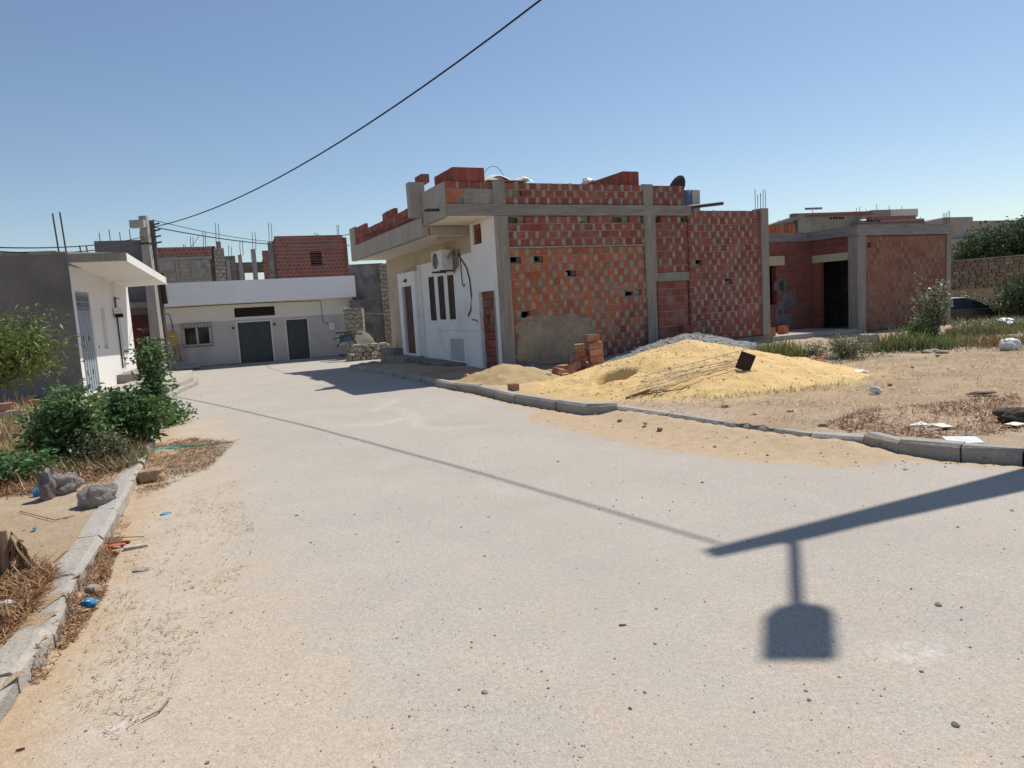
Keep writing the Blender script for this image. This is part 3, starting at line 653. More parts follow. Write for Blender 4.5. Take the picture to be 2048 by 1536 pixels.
MB().box(-.4, -.36, -.04, .0, -.3, .0).box(-.4, .3, -.04, .0, .36, .0).obj('bracket', m_rebar, ph)
hb = MB(); hb.tube([(-.2, -.42, .3), (-.12, -.52, .45), (-.05, -.56, .3), (-.06, -.6, .05), (-.1, -.55, -.08), (-.03, -.66, .1), (-.03, -.7, .5)], .035, 7); hb.obj('hose', m_plastic_g, ph)
def wire(name, label, pts, r, m=m_cable, loc=(0, 0, 0), rz=0, n=5):
    return single(name, MB().tube(pts, r, n), m, label, 'cable', loc, (0, 0, rz))
wp = [(-.05, 2.3, 3.0), (-.05, 2.1, 2.85), (-.05, 1.75, 2.6), (-.05, 1.6, 2.3), (-.05, 1.55, 1.9), (-.05, 1.65, 1.55), (-.05, 1.85, 1.38)]
wire('electric_cable', 'thick grey cable curling down the white wall below the air conditioner', wp, .018, m_pipe, (CO[0], CO[1], 0), HM.ang)
wire('electric_cable', 'thin black wire hanging straight to a small hook on the white wall', [(-.05, 2.16, 3.0), (-.05, 2.14, 2.5), (-.05, 2.1, 2.2), (-.06, 2.0, 2.14), (-.05, 1.96, 2.2)], .012, m_cable, (CO[0], CO[1], 0), HM.ang)
wire('electric_cable', 'short loose wire stub beside the bricked-up doorway', [(-.05, 1.62, 1.28), (-.06, 1.45, 1.29), (-.06, 1.25, 1.24)], .012, m_cable, (CO[0], CO[1], 0), HM.ang)

# bricks piled loose on the roof
UP = {}
def hollow_brick(L=.2, d=.1, h=.3, m=m_brick_v):
    """upright hollow brick, open cells at the top"""
    key = (L, d, h)
    if key in UP: return UP[key]
    mb = MB(); mb.box(-L/2, -d/2, 0, L/2, d/2, h-.02)
    t = .012; nx = 4 if L > d else 2; ny = 2
    for i in range(nx+1):
        x = -L/2+(L-t)*i/nx; mb.box(x, -d/2, h-.019, x+t, d/2, h)
    for k in range(ny+1):
        y = -d/2+(d-t)*k/ny; mb.box(-L/2+.001, y, h-.0185, L/2-.001, y+t, h-.0005)
    UP[key] = mb.mesh('hollow_brick', m); return UP[key]
def put_brick(me, loc, rot, label, group):
    o = bpy.data.objects.new('hollow_brick', me); COL.objects.link(o); o.location = tuple(map(float, loc)); o.rotation_euler = rot
    return tag(o, label, 'brick', group)
lb = 'upright hollow brick in the block stacked on the slab nose above the white wall'
for i in range(5):
    for k in range(6):
        put_brick(hollow_brick(.2, .15, .3), HM.w(-.86+i*.155+random.uniform(-.004, .004), .12+k*.205, 4.445), (0, 0, HM.ang+math.pi/2+random.uniform(-.02, .02)), lb, 'bricks stacked on the slab nose')
lb = 'upright hollow brick in the long row standing behind the brick parapet'
for i in range(3):
    for k in range(14):
        for q in range(2):
            put_brick(hollow_brick(.2, .15, .3 if q else .3), HM.w(3.84+i*.165, .3+k*.21, 4.2+q*.302), (0, 0, HM.ang+math.pi/2+random.uniform(-.02, .02)), lb, 'bricks in the row behind the parapet')
for i in range(2):
    put_brick(hollow_brick(.3, .2, .2, m_brick), HM.w(-1.0+i*.0, 1.85+.22*i, 4.705), (0, 0, HM.ang+math.pi/2), 'hollow brick resting on the taupe parapet pillar', 'bricks on the taupe pillar')
MB_ = MB().box(3.6, .28, 3.66, 4.5, 3.4, 4.195); o = MB_.obj('roof_upstand', m_conc, hs)
# tarpaulin, wire hoop, dish, drum, pipes on the roof
tp = MB(); n1, n2 = 14, 6
for i in range(n1+1):
    for k in range(n2+1):
        x = i/n1*1.25; y = k/n2*.5
        z = 4.50+.07*noise.noise(Vector((x*3, y*4, 1)))+.14*math.sin(min(1, x/.7)*math.pi)*(x < .8)+.10*math.exp(-((x-1.0)/.15)**2)-(.05 if k == 0 else 0)
        tp.v.append((x, y, z))
for i in range(n1):
    for k in range(n2): a = i*(n2+1)+k; tp.f.append((a, a+n2+1, a+n2+2, a+1))
single('tarpaulin', tp, m_tarp, 'crumpled white tarpaulin lying along the brick parapet top', 'tarpaulin', HM.w(-.12, .05), (0, 0, HM.ang), smooth=True)
single('plywood_board', MB().box(0, 0, 0, 1.0, .5, .03).box(.1, .1, -.06, .8, .4, -.001), m_wood, 'weathered board under the white tarpaulin on the roof', 'board', HM.w(-.1, .02, 4.455), (0, 0.0, HM.ang))
single('wire_hoop', MB().tube([(.55*math.cos(t*math.pi/14)*.5, 0, .38*math.sin(t*math.pi/14)) for t in range(15)], .006, 5), m_cable, 'thin black wire hoop standing above the tarpaulin', 'wire', HM.w(.2, .3, 4.47), (0, 0, HM.ang))
def dish(name, label, loc, rot, r, m, mpost):
    t = thing(name, label, 'dish', loc, 0); d = MB(); nr, na = 5, 24
    for i in range(nr+1):
        for k in range(na):
            rr = r*i/nr; a = 2*math.pi*k/na; d.v.append((rr*math.cos(a), -.25*r+.25*r*(i/nr)**2*1.0, rr*math.sin(a)*1.08))
    for i in range(nr):
        for k in range(na): d.f.append((i*na+k, i*na+(k+1) % na, (i+1)*na+(k+1) % na, (i+1)*na+k))
    o = d.obj('reflector', m, t, True); o.location = (0, 0, .55); o.rotation_euler = rot
    MB().tube([(0, .1, 0), (0, .1, .55)], .025, 8).obj('post', mpost, t)
    a = MB().tube([(0, -.2*r, -r*.95), (0, -r*.9, -.1)], .012, 6).tube([(0, -r*.85, -.12), (0, -r*.98, -.06)], .035, 8).obj('feed_arm', mpost, t); a.location = (0, 0, .55); a.rotation_euler = rot
    return t
dish('satellite_dish', 'dark satellite dish seen nearly edge-on at the parapet end', HM.w(5.68, .5, 3.9), (math.radians(-18), 0, math.radians(-62)), .34, m_iron, m_iron)
wt = thing('water_tank', 'blue and grey plastic water drum behind the satellite dish', 'tank', HM.w(6.05, .75, 3.8), HM.ang)
MB().tube([(0, 0, 0), (0, 0, .04), (0, 0, .3), (0, 0, .6), (0, 0, .66)], [.24, .27, .28, .27, .2], 18).obj('drum', m_blue, wt, True)
MB().box(.16, -.25, .02, .42, .1, .62, .01).obj('crate', m_dado, wt)
for k, (dy, ln) in enumerate(((0.0, 1.35), (.14, 1.5))):
    single('roof_pipe', MB().tube([(0, 0, 0), (ln, -.2, .12)], .05, 10), m_pipe, ('dark plastic pipe end jutting out over the brick wall top', 'longer dark plastic pipe lying behind the first on the wall top')[k], 'pipe', HM.w(5.5, .25+dy, 3.88+.02*k), (0, 0, HM.ang))
single('hollow_brick', MB().box(-.15, -.1, 0, .15, .1, .16), m_brick, 'single brick lying on the gravel heap against the blocked doorway', 'brick', HM.w(5.35, -.12, .62), (0, 0, HM.ang))

# ------------------------------------------------------------------ unfinished house on the right
RH = Frame(CO, HM.ang)
rh = thing('unfinished_house', 'roofless unfinished brick house with open doorway and grey concrete frame', 'house', HM.w(12.39, .3), HM.ang)
U1 = 12.39; W0 = .3
def L(u, w): return u-U1, w-W0
pw = MB().box(.3, .1, -.3, 4.4, .22, 3.08).obj('brick_wall', m_mortar, rh)
m_brick_d = MAT('brick_brown', (.30, .125, .088), (.23, .095, .068), scale=6, orand=.18, stain=(.27, .2, .15), stain_scale=1.3, stain_amt=.5, bump=.4, bscale=60, groove=('Z', 13, .8))
BM['d'] = brick_mesh(m_brick_d)
brick_panel(pw, .38, 4.32, .12, 3.07, .0, lambda x, z: 'd', lambda x, z: .55, [(.35, 2.7, .5, 2.85)], True, ch=.19).obj('mortar', MAT('brown_mortar', (.30, .225, .165), (.24, .175, .13), scale=5, bump=.6), pw, kind='stuff')
MB().box(0, -.05, -.3, .36, .3, 3.08, .005).obj('column', m_concv, rh)
cR = MB().box(4.3, -.05, -.3, 4.52, .3, 3.08, .005).obj('column', m_concv, rh)
MB().box(-.06, -.08, 3.08, 4.62, .34, 3.42, .008).obj('ring_beam', m_conch, rh)
MB().wall('y', .02, .28, .34, 2.1, 3.12, 3.41).wall('x', 1.88, 2.14, -3.9, .02, 3.12, 3.4).obj('ring_beam', m_conch, rh)
for x0 in (.1, 4.36):
    for i in range(5): MB().tube([(x0+.09*(i % 3), .02+.12*(i//3), 3.3), (x0+.09*(i % 3)+random.uniform(-.02, .02), .02+.12*(i//3), 3.3+random.uniform(.45, .62))], .009, 5).obj('rebar', m_rebar, rh)
for i in range(4): MB().tube([(-.9+.1*(i % 4), 1.98, 3.38), (-.9+.1*(i % 4), 1.98, 3.75)], .009, 5).obj('rebar', m_rebar, rh)
# door wall (local y direction) and window wall behind the porch
dw = MB().wall('y', .12, .3, .3, 2.0, .1, 3.12, [(.36, .2, 1.5, 2.38), (.36, 2.38, 1.74, 2.62)])
dwall = dw.obj('door_wall', brickwall_mat('porch_brickwork', (.28, .09, .068), (.2, .13, .11), .3, .19, .1), rh)
MB().box(.09, .34, 2.38, .3, 1.78, 2.62).obj('lintel', m_lime, rh)
MB().box(.45, .25, .1, 4.4, .3, 3.0).box(.4, 3.8, .1, 4.4, 3.9, 3.1).box(.29, .3, 3.12, 4.4, 3.9, 3.3).box(.3, .31, .0, 4.3, 3.85, .19).box(4.3, .3, .1, 4.4, 3.9, 3.1).wall('y', 2.8, 2.9, .3, 3.8, .1, 3.1).obj('inner_wall', m_render_dark, rh)
bk = MB().wall('x', 1.9, 2.1, -3.9, .12, .1, 3.14, [(-1.9, 1.1, -1.4, 2.36), (-1.9, 2.36, -1.05, 2.66)])
bk.obj('window_wall', bpy.data.materials['porch_brickwork'], rh)
MB().box(-1.9, 1.87, 2.36, -1.05, 2.1, 2.66).obj('lintel', m_lime2, rh)
MB().box(-3.8, 4.2, .1, .4, 4.3, 3.1).box(-3.9, 2.1, .1, -3.8, 4.3, 3.1).box(.3, 2.1, .1, .4, 4.2, 3.14).box(-3.8, 2.1, 3.14, .4, 4.2, 3.3).obj('inner_wall', m_render_dark, rh)
pt = MB()
for k in range(10): blob(pt, random.uniform(-1.35, -.7), random.uniform(.5, 2.2), random.uniform(.25, .5), random.uniform(.3, .6), 1.9, .012, 12)
pt.obj('mortar_patch', m_render_grey, rh)
MB().box(-3.75, -.02, -.3, .02, 2.05, .2, .012).obj('terrace', MAT('terrace_concrete', (.36, .34, .32), (.29, .275, .26), scale=3, bump=.4), rh)
MB().box(-3.75, -.03, .13, .03, 2.05, .215, .006).obj('terrace_top', m_paving, rh)
for k, (u, w) in enumerate(((8.98, .55), (9.95, .95))):
    put_brick(hollow_brick(.3, .2, .25, m_brick_o), HM.w(u, w, .217), (0, 0, HM.ang+.3*k), ('orange hollow brick standing on the terrace edge beside the column', 'orange hollow brick standing further in on the terrace')[k], None)

# ------------------------------------------------------------------ white-fronted house with canopy (left)
LA = math.radians(90+17); LH = Frame((-9.67, 16.02), LA)     # local x runs away along the white wall, local y points left into the house
lh = thing('shop_house', 'low house with dark grey end wall, white front and white canopy', 'house', (-9.67, 16.02, 0), LA)
LL = 5.9
MB().wall('x', .0, .2, .0, LL, -.3, 3.05, [(.22, .12, 1.42, 2.5), (3.95, .45, 4.45, 2.35), (2.3, 1.1, 2.75, 2.15)]).obj('front_wall', m_white2, lh)
MB().wall('y', -.035, -.002, .0, 9.0, -.3, 3.3).box(-.001, .21, -.3, .2, 9.0, 3.2).obj('end_wall', m_render_grey, lh)
MB().box(-.03, -.02, 3.05, LL, .2, 3.36).box(-.03, .2, 3.24, LL+.1, 9, 3.38, .01).box(LL-.2, .2, -.3, LL, 9, 3.2).obj('roof_slab', m_conc, lh)
cp = MB(); zA, zB = 3.10, 2.84
cp.add([(0, -1.18, zA), (LL-.2, -1.12, zB), (LL-.2, .0, zB-.03), (0, 0, zA), (0, -1.18, zA+.19), (LL-.2, -1.12, zB+.2), (LL-.2, 0, zB+.26), (0, 0, zA+.25)],
       [(0, 1, 2, 3), (7, 6, 5, 4), (0, 4, 5, 1), (1, 5, 6, 2), (3, 7, 4, 0)])
cp.obj('canopy', m_white2, lh)
MB().box(-.012, -1.17, zA+.015, -.002, -.02, zA+.2).obj('canopy_end', m_conc, lh)
dd = MB().box(.22, .05, .12, .815, .09, 2.5).box(.825, .05, .12, 1.42, .09, 2.5).obj('door', m_bluegrey, lh)
sl_ = MB()
for k in range(6):
    x = .27+k*.2; sl_.box(x, .03, .2, x+.13, .05, 2.05)
sl_.obj('door_panel', m_bluegrey, dd)
tg = MB().box(.24, .045, 2.08, 1.4, .049, 2.44).obj('transom_glass', m_glass, dd)
g2 = MB()
for k in range(9): g2.box(.27+k*.138, .02, 2.08, .285+k*.138, .04, 2.44)
for k in range(3): g2.box(.24, .015, 2.12+k*.14, 1.4, .02, 2.135+k*.14)
g2.obj('transom_grille', m_bluegrey, dd)
hd = MB()
for x in (.55, 1.05):
    for z in (1.35, .55): hd.box(x, .02, z, x+.03, .05, z+.12)
hd.obj('handle', m_iron, dd)
MB().box(2.3, .07, 1.1, 2.75, .1, 2.15).obj('shutter', m_cream, lh)
MB().box(3.95, .03, .45, 4.45, .07, 2.35).obj('door', m_cream, lh)
MB().tube([(3.93, -.03, 2.45), (3.93, -.03, .5)], .02, 6).tube([(3.93, -.03, 2.45), (4.35, -.05, 2.42)], .015, 5).obj('conduit', m_iron, lh)
ml = thing('wall_lantern', 'small white and black wall lamp beside the narrow cream door', 'lamp', LH.w(3.75, -.1, 2.0), LA)
MB().box(-.1, -.1, .0, .1, .08, .16).obj('housing', m_plastic_w, ml); MB().box(-.1, -.11, -.1, .1, .06, -.001).obj('lens', m_black, ml)
MB().box(.0, -.72, -.3, 3.1, .0, .12, .01).obj('doorstep', m_paving, lh)
MB().box(3.2, -.6, -.3, 5.4, .0, .36, .01).obj('doorstep', m_conc, lh)
for x, y, hgt in ((.42, .26, .95), (.6, .16, 1.0), (2.3, .25, .42), (2.5, .15, .42)):
    MB().tube([(x, y, 3.3), (x, y+.03, 3.3+hgt)], .018, 5).obj('rebar', m_rebar, lh)
# grey house with worn maroon door beyond it
nh = thing('grey_house', 'narrow grey rendered house with worn maroon door behind the concrete pole', 'house', LH.w(LL+4.6, .85), LA)
MB().wall('y', .4, .6, -.62, 1.0, -.6, 4.75, [(-.45, -.3, .3, 2.05)]).box(.6, -.62, -.6, 1.3, -.45, 4.7).box(.6, -.45, 4.45, 1.3, 1.0, 4.6).obj('wall', m_render_grey, nh)
MB().box(.1, -.62, 2.3, .4, 1.0, 2.5).obj('slab_edge', m_conc, nh)
MB().box(.47, -.45, -.3, .51, .3, 2.05).obj('door', m_maroon_w, nh)
for k in range(5): MB().tube([(.5, -.5+.33*k, 4.65), (.5, -.5+.33*k, 5.05+.1*(k % 2))], .014, 5).obj('rebar', m_rebar, nh)

# ------------------------------------------------------------------ long white house across the street end
FA = math.radians(21); FO = (-15.2, 31.43); FH = Frame(FO, FA)
fh = thing('white_house', 'long single-storey white house with deep white parapet and dark metal doors', 'house', (FO[0], FO[1], 0), FA)
FLn = 8.35
d1 = (3.08, -.42, 4.5, 1.53); d2 = (5.2, -.42, 6.15, 1.52); w1 = (.78, .62, 1.92, 1.58); tr_ = (3.0, 1.78, 4.75, 2.2)
MB().wall('x', .0, .25, -.6, FLn, -.6, 1.66, [d1, d2, w1]).obj('wall', m_dado, fh)
MB().wall('x', .0, .25, -.6, FLn, 1.66, 2.5, [tr_]).obj('upper_wall', m_cream, fh)
MB().box(-.6, .25, -.6, -.4, 6, 3.2).box(FLn-.2, .25, -.6, FLn, 6, 3.2).box(-.6, .25, 2.5, FLn, 6, 2.7).obj('side_wall', m_dado, fh)
MB().box(-.75, -.42, 2.42, FLn+.12, .26, 3.42, .006).obj('parapet', MAT('parapet_white_paint', (.82, .82, .83), (.78, .78, .79), scale=.7, bump=.15, bscale=16, stain=(.74, .74, .745), stain_scale=.8, stain_amt=.3, fine_amt=.03), fh)
for d in (d1, d2):
    o = MB().box(d[0], .08, d[1], d[2], .13, d[3]).obj('door', m_slate, fh)
    pn = MB(); nn = 2 if d is d1 else 1; ww = (d[2]-d[0])/nn
    for k in range(nn):
        for z0, z1 in ((.1, .85), (1.0, 1.8)): pn.box(d[0]+k*ww+.1, .06, d[1]+z0, d[0]+(k+1)*ww-.1, .08, d[1]+z1)
        pn.box(d[0]+k*ww+.01, .065, d[1], d[0]+k*ww+.04, .08, d[3])
    pn.obj('door_panel', m_slate, o)
    MB().box(d[2]-.16, .03, .5, d[2]-.12, .06, .64).obj('handle', m_iron, o)
MB().wall('x', -.02, -.001, d1[0]-.07, d1[2]+.07, d1[1], d1[3]+.06, [d1]).obj('door_frame', m_cream, fh)
MB().wall('x', -.015, -.001, d2[0]-.06, d2[2]+.04, d2[1], d2[3]+.03, [d2]).obj('door_frame', m_cream, fh)
o = MB().box(tr_[0], .1, tr_[1], tr_[2], .14, tr_[3]).obj('louvre_shade_sheet', m_black, fh)  # black sheet in place of the dark interior behind the slats
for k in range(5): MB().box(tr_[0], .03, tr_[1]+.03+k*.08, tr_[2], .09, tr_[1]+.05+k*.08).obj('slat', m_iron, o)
wn_ = MB().box(w1[0], .1, w1[1], w1[2], .12, w1[3]).obj('window', m_glass, fh)
MB().wall('x', .05, .1, w1[0], w1[2], w1[1], w1[3], [(w1[0]+.07, w1[1]+.07, w1[0]+.53, w1[3]-.16), (w1[0]+.62, w1[1]+.07, w1[2]-.07, w1[3]-.16)]).obj('frame', m_alu, wn_)
gg = MB()
for k in range(10): gg.box(w1[0]-.06+k*.138, -.06, w1[1]-.05, w1[0]-.044+k*.138, -.045, w1[3]+.05)
for z in (w1[1]-.05, w1[1]+.1, w1[3]-.15, w1[3]+.04): gg.box(w1[0]-.06, -.072, z, w1[2]+.08, -.06, z+.016)
gg.obj('grille', m_iron, wn_)
def small(name, label, cat, fr, mb, m, loc, ang): return single(name, mb, m, label, cat, loc, (0, 0, ang))
small('shutter_vent', 'ochre perforated panel fixed on the grey dado beside the barred window', 'vent', FH, MB().box(0, -.05, 0, .42, -.003, .62).wall('x', -.06, -.05, .0, .42, 0, .62, [(.1+.1*i, .08+.1*k, .15+.1*i, .13+.1*k) for i in range(3) for k in range(5)]), m_yellow, FH.w(.12, 0, .7), FA)
sc = MB(); 
for i in range(10):
    for k in range(7):
        sc.v.append((.05+.42*i/9, -.18-.05*math.sin(i*1.7)-.03*math.sin(i*.8+k), .62-.6*k/6))
for i in range(9):
    for k in range(6): a = i*7+k; sc.f.append((a, a+1, a+8, a+7))
sc.box(.0, -.24, -.02, .08, -.02, .66).box(.46, -.2, 0, .52, -.02, .64)
small('cloth_rack', 'pinkish cloth hung over a rack below the ochre panel', 'cloth', FH, sc, m_blanket, FH.w(.22, 0, .02), FA)
small('meter_box', 'small cream meter box with dark window near the right end of the dado', 'meter box', FH, MB().box(0, -.09, 0, .26, -.003, .36).box(.1, -.1, .24, .18, -.088, .31), m_cream, FH.w(7.12, 0, .92), FA)
small('gas_box', 'cream louvred gas cabinet low on the dado of the white house', 'meter box', FH, MB().box(0, -.07, 0, .36, -.003, .45).box(.06, -.085, .06, .16, -.07, .36).box(.2, -.085, .06, .3, -.07, .36), m_cream, FH.w(7.45, 0, .15), FA)
for k, (x, z) in enumerate(((2.88, 1.3), (4.68, 1.36))):
    small('door_lamp', ('tiny dark bulb lamp beside the double door towards the window', 'tiny dark bulb lamp between the two dark doors')[k], 'lamp', FH, MB().rough((0, -.06, 0), (.1, .12, .1), k), m_iron, FH.w(x, 0, z), FA)
rl = thing('round_fan_vent', 'round black fan vent with cage on the white parapet end', 'lamp', FH.w(-.25, -.43, 2.85), FA)  # a black fan vent, given the form of a lamp
MB().tube([(0, 0, 0), (0, -.1, 0)], [.2, .17], 18).obj('body', m_black, rl); MB().tube([(0, -.1, 0), (0, -.13, 0)], .09, 12).obj('bulb', m_plastic_w, rl)  # the white disc stands in for bright highlights on the vent
rg = MB()
for k in range(3): rg.tube([(.19*math.cos(a)*math.cos(k), -.12-.03, .19*math.sin(a)) for a in [i*math.pi/8 for i in range(17)]], .012, 4)
rg.obj('cage', m_iron, rl)
small('floodlight', 'small dark floodlight beside the round fan vent', 'lamp', FH, MB().box(-.1, -.16, -.08, .1, -.04, .08, .01).tube([(0, -.04, 0), (0, .0, -.02)], .03, 6), m_iron, FH.w(.18, -.43, 2.74), FA)
small('floodlight', 'small pale floodlight just under the white canopy tip', 'lamp', FH, MB().rough((0, -.1, 0), (.3, .2, .2), 3), m_alu, FH.w(.12, -.43, 3.2), FA)
wire('electric_cable', 'thin brown cable running under the parapet and down to the meter box', [(-.4, -.01, 2.36), (2.9, -.012, 2.38), (5.0, -.012, 2.37), (6.85, -.012, 2.33), (6.87, -.012, 1.3), (7.1, -.012, 1.25)], .014, m_iron, (FO[0], FO[1], 0), FA)
wire('electric_cable', 'dark cable dropping behind the ochre panel on the white house', [(-.4, -.012, 2.1), (.32, -.014, 2.1), (.4, -.014, 1.6), (.4, -.014, .4)], .018, m_iron, (FO[0], FO[1], 0), FA)
# pavement strip along the white house
b = MB(); P = [FH.w(a, -.75+.12*math.sin(a*1.3), -.33) for a in np.linspace(-1, 8.6, 12)] + [FH.w(a, .05, -.33) for a in np.linspace(8.6, -1, 12)]
b.add([*P, *[p-np.array([0, 0, .3]) for p in P]], [tuple(range(24))]+[(i, i+24, (i+1) % 24+24, (i+1) % 24) for i in range(24)])
tag(b.obj('pavement', m_paving), 'narrow broken pavement strip along the long white house', None, kind='structure')
single('paving_slab', MB().box(-.5, -.25, 0, .5, .2, .1, .02), m_paving, 'loose pale slab lying below the cloth rack', 'slab', FH.w(.9, -.6, -.33), (0, 0, FA))

# ------------------------------------------------------------------ half-built storeys behind the white house
BF = Frame(FH.w(0, 6.5), FA)
def bx(fr, root_o, mb, x0, y0, x1, y1, b0=0.0, b1=.3, z0=None, z1=None, j=.01):
    """box whose front face covers the picture rectangle on the frame's plane (origin root_o in frame coords)"""
    xm, ym = (x0+x1)/2, (y0+y1)/2
    a0, _ = fr.pt(x0, ym, b0); a1, _ = fr.pt(x1, ym, b0); _, zt = fr.pt(xm, y0, b0); _, zb = fr.pt(xm, y1, b0)
    mb.box(a0-root_o, b0, zb if z0 is None else z0, a1-root_o, b1, zt if z1 is None else z1, j); return mb
def rebars(fr, ro, root, lst, y1):
    for x, yt, yb in lst:
        a, zt = fr.pt(x, yt); a2, zb = fr.pt(x+(yb-yt)*.05, yb); MB().tube([(a2-ro, .15, zb), ((a+a2)/2-ro+random.uniform(-.03, .03), .15, (zb+zt)/2), (a-ro, .15, zt)], .016, 5).obj('rebar', m_rebar, root)
ro = BF.pt(365, 540)[0]
ub = thing('unfinished_block', 'half-built storey of block and rubble stone with bare columns and rebar', 'building', BF.w(ro, 0), FA)
bx(BF, ro, MB(), 306, 494, 424, 516, .0, .3).obj('brick_band', m_fbrick, ub)
bx(BF, ro, MB(), 304, 516, 424, 600, .03, .3, z0=-.4).obj('block_wall', m_fblock, ub)
for q in ((318, 520, 350, 540), (383, 520, 404, 556), (395, 535, 412, 548)): bx(BF, ro, MB(), *q, -.02, .03).obj('render_patch', m_conc, ub)
for q in ((352, 516, 357, 560), (384, 517, 388, 560)): bx(BF, ro, MB(), *q, -.05, .03).obj('column', m_conc, ub)
bx(BF, ro, MB(), 302, 514, 424, 519, -.06, .3).obj('beam', m_conc, ub)
bx(BF, ro, MB(), 420, 492, 436, 600, .3, 3.2, z0=-.4).obj('return_wall', m_render_dark, ub)
bx(BF, ro, MB(), 432, 496, 452, 600, .0, .45, z0=-.4, j=.05).obj('stone_pier', m_fstone, ub)
bx(BF, ro, MB(), 432, 483, 442, 498, .05, .4).obj('stone_pier', m_fstone, ub)
bx(BF, ro, MB(), 448, 512, 474, 600, .5, .8, z0=-.4, j=.03).obj('block_wall', m_fblock, ub)
bx(BF, ro, MB(), 466, 533, 490, 600, .6, .9, z0=-.4, j=.03).obj('block_wall', m_fblock, ub)
for x0, y0, x1 in ((455, 519, 463), (480, 509, 487.5), (506, 498, 516)): bx(BF, ro, MB(), x0, y0, x1, 600, .1, .42, z0=-.4).obj('column', m_concv, ub)
bx(BF, ro, MB(), 470, 524, 532, 545, 1.2, 1.5, j=.02).obj('beam', m_fblock, ub)
rebars(BF, ro, ub, [(381, 473, 494), (386, 474, 494), (405, 462, 493), (410, 463, 493), (430, 445, 483), (436, 446, 483), (457, 490, 520), (462, 492, 520), (480, 480, 510), (485, 480, 510), (504, 464, 499), (510, 463, 499), (366, 488, 494), (370, 488, 494)], 0)
ro2 = BF.pt(620, 540)[0]
us = thing('brick_storey', 'red brick upper room with one square window above the white house', 'building', BF.w(ro2, 0), FA)
a0 = BF.pt(552, 515)[0]-ro2; a1 = BF.pt(688, 515)[0]-ro2; zt = BF.pt(620, 471)[1]; wa0, wz1 = BF.pt(620, 503); wa1, wz0 = BF.pt(645, 531); wa0 -= ro2; wa1 -= ro2
MB().wall('x', .0, .3, a0, a1, -.4, zt, [(wa0, wz0, wa1, wz1)]).obj('wall', m_fbrick, us)
MB().wall('y', a0, a0+.3, .3, 4, -.4, zt-.1).wall('y', a1-.3, a1, .3, 4, -.4, zt-.1).box(a0, .3, zt-.3, a1, 4, zt-.12).obj('side_wall', m_fbrick, us)
MB().box(wa0, .2, wz0, wa1, .24, wz1).obj('window', m_black, us)
ww = MB()
for k in range(6): ww.box(wa0, .1, wz0+.05+k*(wz1-wz0)/6, wa1, .14, wz0+.09+k*(wz1-wz0)/6)
ww.obj('window_bars', m_fbrick, us)
bx(BF, ro2, MB(), 688, 475, 699, 600, .2, .5, z0=-.4, j=.04).obj('pier', m_fbrick, us)
bx(BF, ro2, MB(), 541, 484, 548.5, 600, -.06, .3, z0=-.4).obj('column', m_render_dark, us)
bx(BF, ro2, MB(), 529, 501, 541, 600, .02, .3, z0=-.4).obj('brick_stub', m_fbrick, us)
for k in range(5): bx(BF, ro2, MB(), 524+(k % 2)*2, 504+k*8, 530, 509+k*8, .03, .28).obj('toothing_brick', m_fbrick, us)
rebars(BF, ro2, us, [(537, 445, 485), (542, 446, 485), (630, 465, 472), (634, 465, 472), (674, 449, 473), (678, 449, 473)], 0)
# dark rendered ruin, rubble and scrap between the white house and the corner house
RF = Frame((-6.9, 34.5), math.radians(8)); ro3 = RF.pt(745, 600)[0]
ru = thing('ruined_house', 'dark patchy rendered house with rubble stone corner behind the corner house', 'house', RF.w(ro3, 0), RF.ang)
bx(RF, ro3, MB(), 703, 527, 772, 700, .0, .3, z0=-.5).obj('wall', m_render_dark, ru)
bx(RF, ro3, MB(), 766, 525, 800, 700, -.15, .4, z0=-.5, j=.05).obj('stone_corner', m_fstone, ru)
bx(RF, ro3, MB(), 690, 616, 728, 700, -2.0, -1.6, z0=-.5, j=.05).obj('stone_wall', m_fstone, ru)
bx(RF, ro3, MB(), 699, 600, 730, 616, -.8, -.0, j=.02).obj('ledge', m_render_dark, ru)
RB = Frame((-6.2, 29.8), math.radians(12)); ro4 = RB.pt(740, 710)[0]
rw = thing('rubble_wall', 'low tumbled wall of pale rubble stones at the street corner', 'wall', RB.w(ro4, 0, -.36), RB.ang)
random.seed(3)
for r in range(4):
    x = -1.0 + r*.1
    while x < 1.15-r*.12:
        l = random.uniform(.22, .42); MB().rough((x+l/2, random.uniform(-.06, .06)+r*.1, .1+r*.165), (l*1.15, .42, .21), random.random()*50, 1, .45, None, .25).obj('stone', m_stone, rw); x += l
# white board dish, scrap
dish('satellite_dish', 'pale upturned dish leaning on the rubble by the ruined house', RB.w(ro4-.15, .9, -.1), (math.radians(38), math.radians(30), math.radians(-10)), .5, m_cream, m_iron)
single('scrap_frame', MB().tube([(-.6, 0, 0), (-.2, .1, .55), (.5, 0, .5)], .03, 6).tube([(-.7, .1, .35), (.0, .05, .5), (.2, 0, .1)], .03, 6).tube([(-.6, .2, .6), (.1, .2, .62)], .04, 6), m_iron, 'tangle of scrap pipes behind the rubble wall', 'scrap', RB.w(ro4-.75, .6, .25), (0, 0, RB.ang))
single('blue_scrap', MB().box(-.35, -.2, 0, .3, .2, .28, .04), MAT('faded_blue_scrap', (.12, .22, .34), (.08, .14, .22), scale=9), 'faded blue bundle of scrap by the ruined house', 'scrap', RB.w(ro4-.9, 1.2, .45), (0, 0, .3))
single('concrete_block', MB().box(-.4, -.3, 0, .4, .3, .42, .03), m_stone, 'squared stone block leaning beside the house end step', 'stone', RB.w(ro4+.85, .3, -.2), (0, .15, .2))
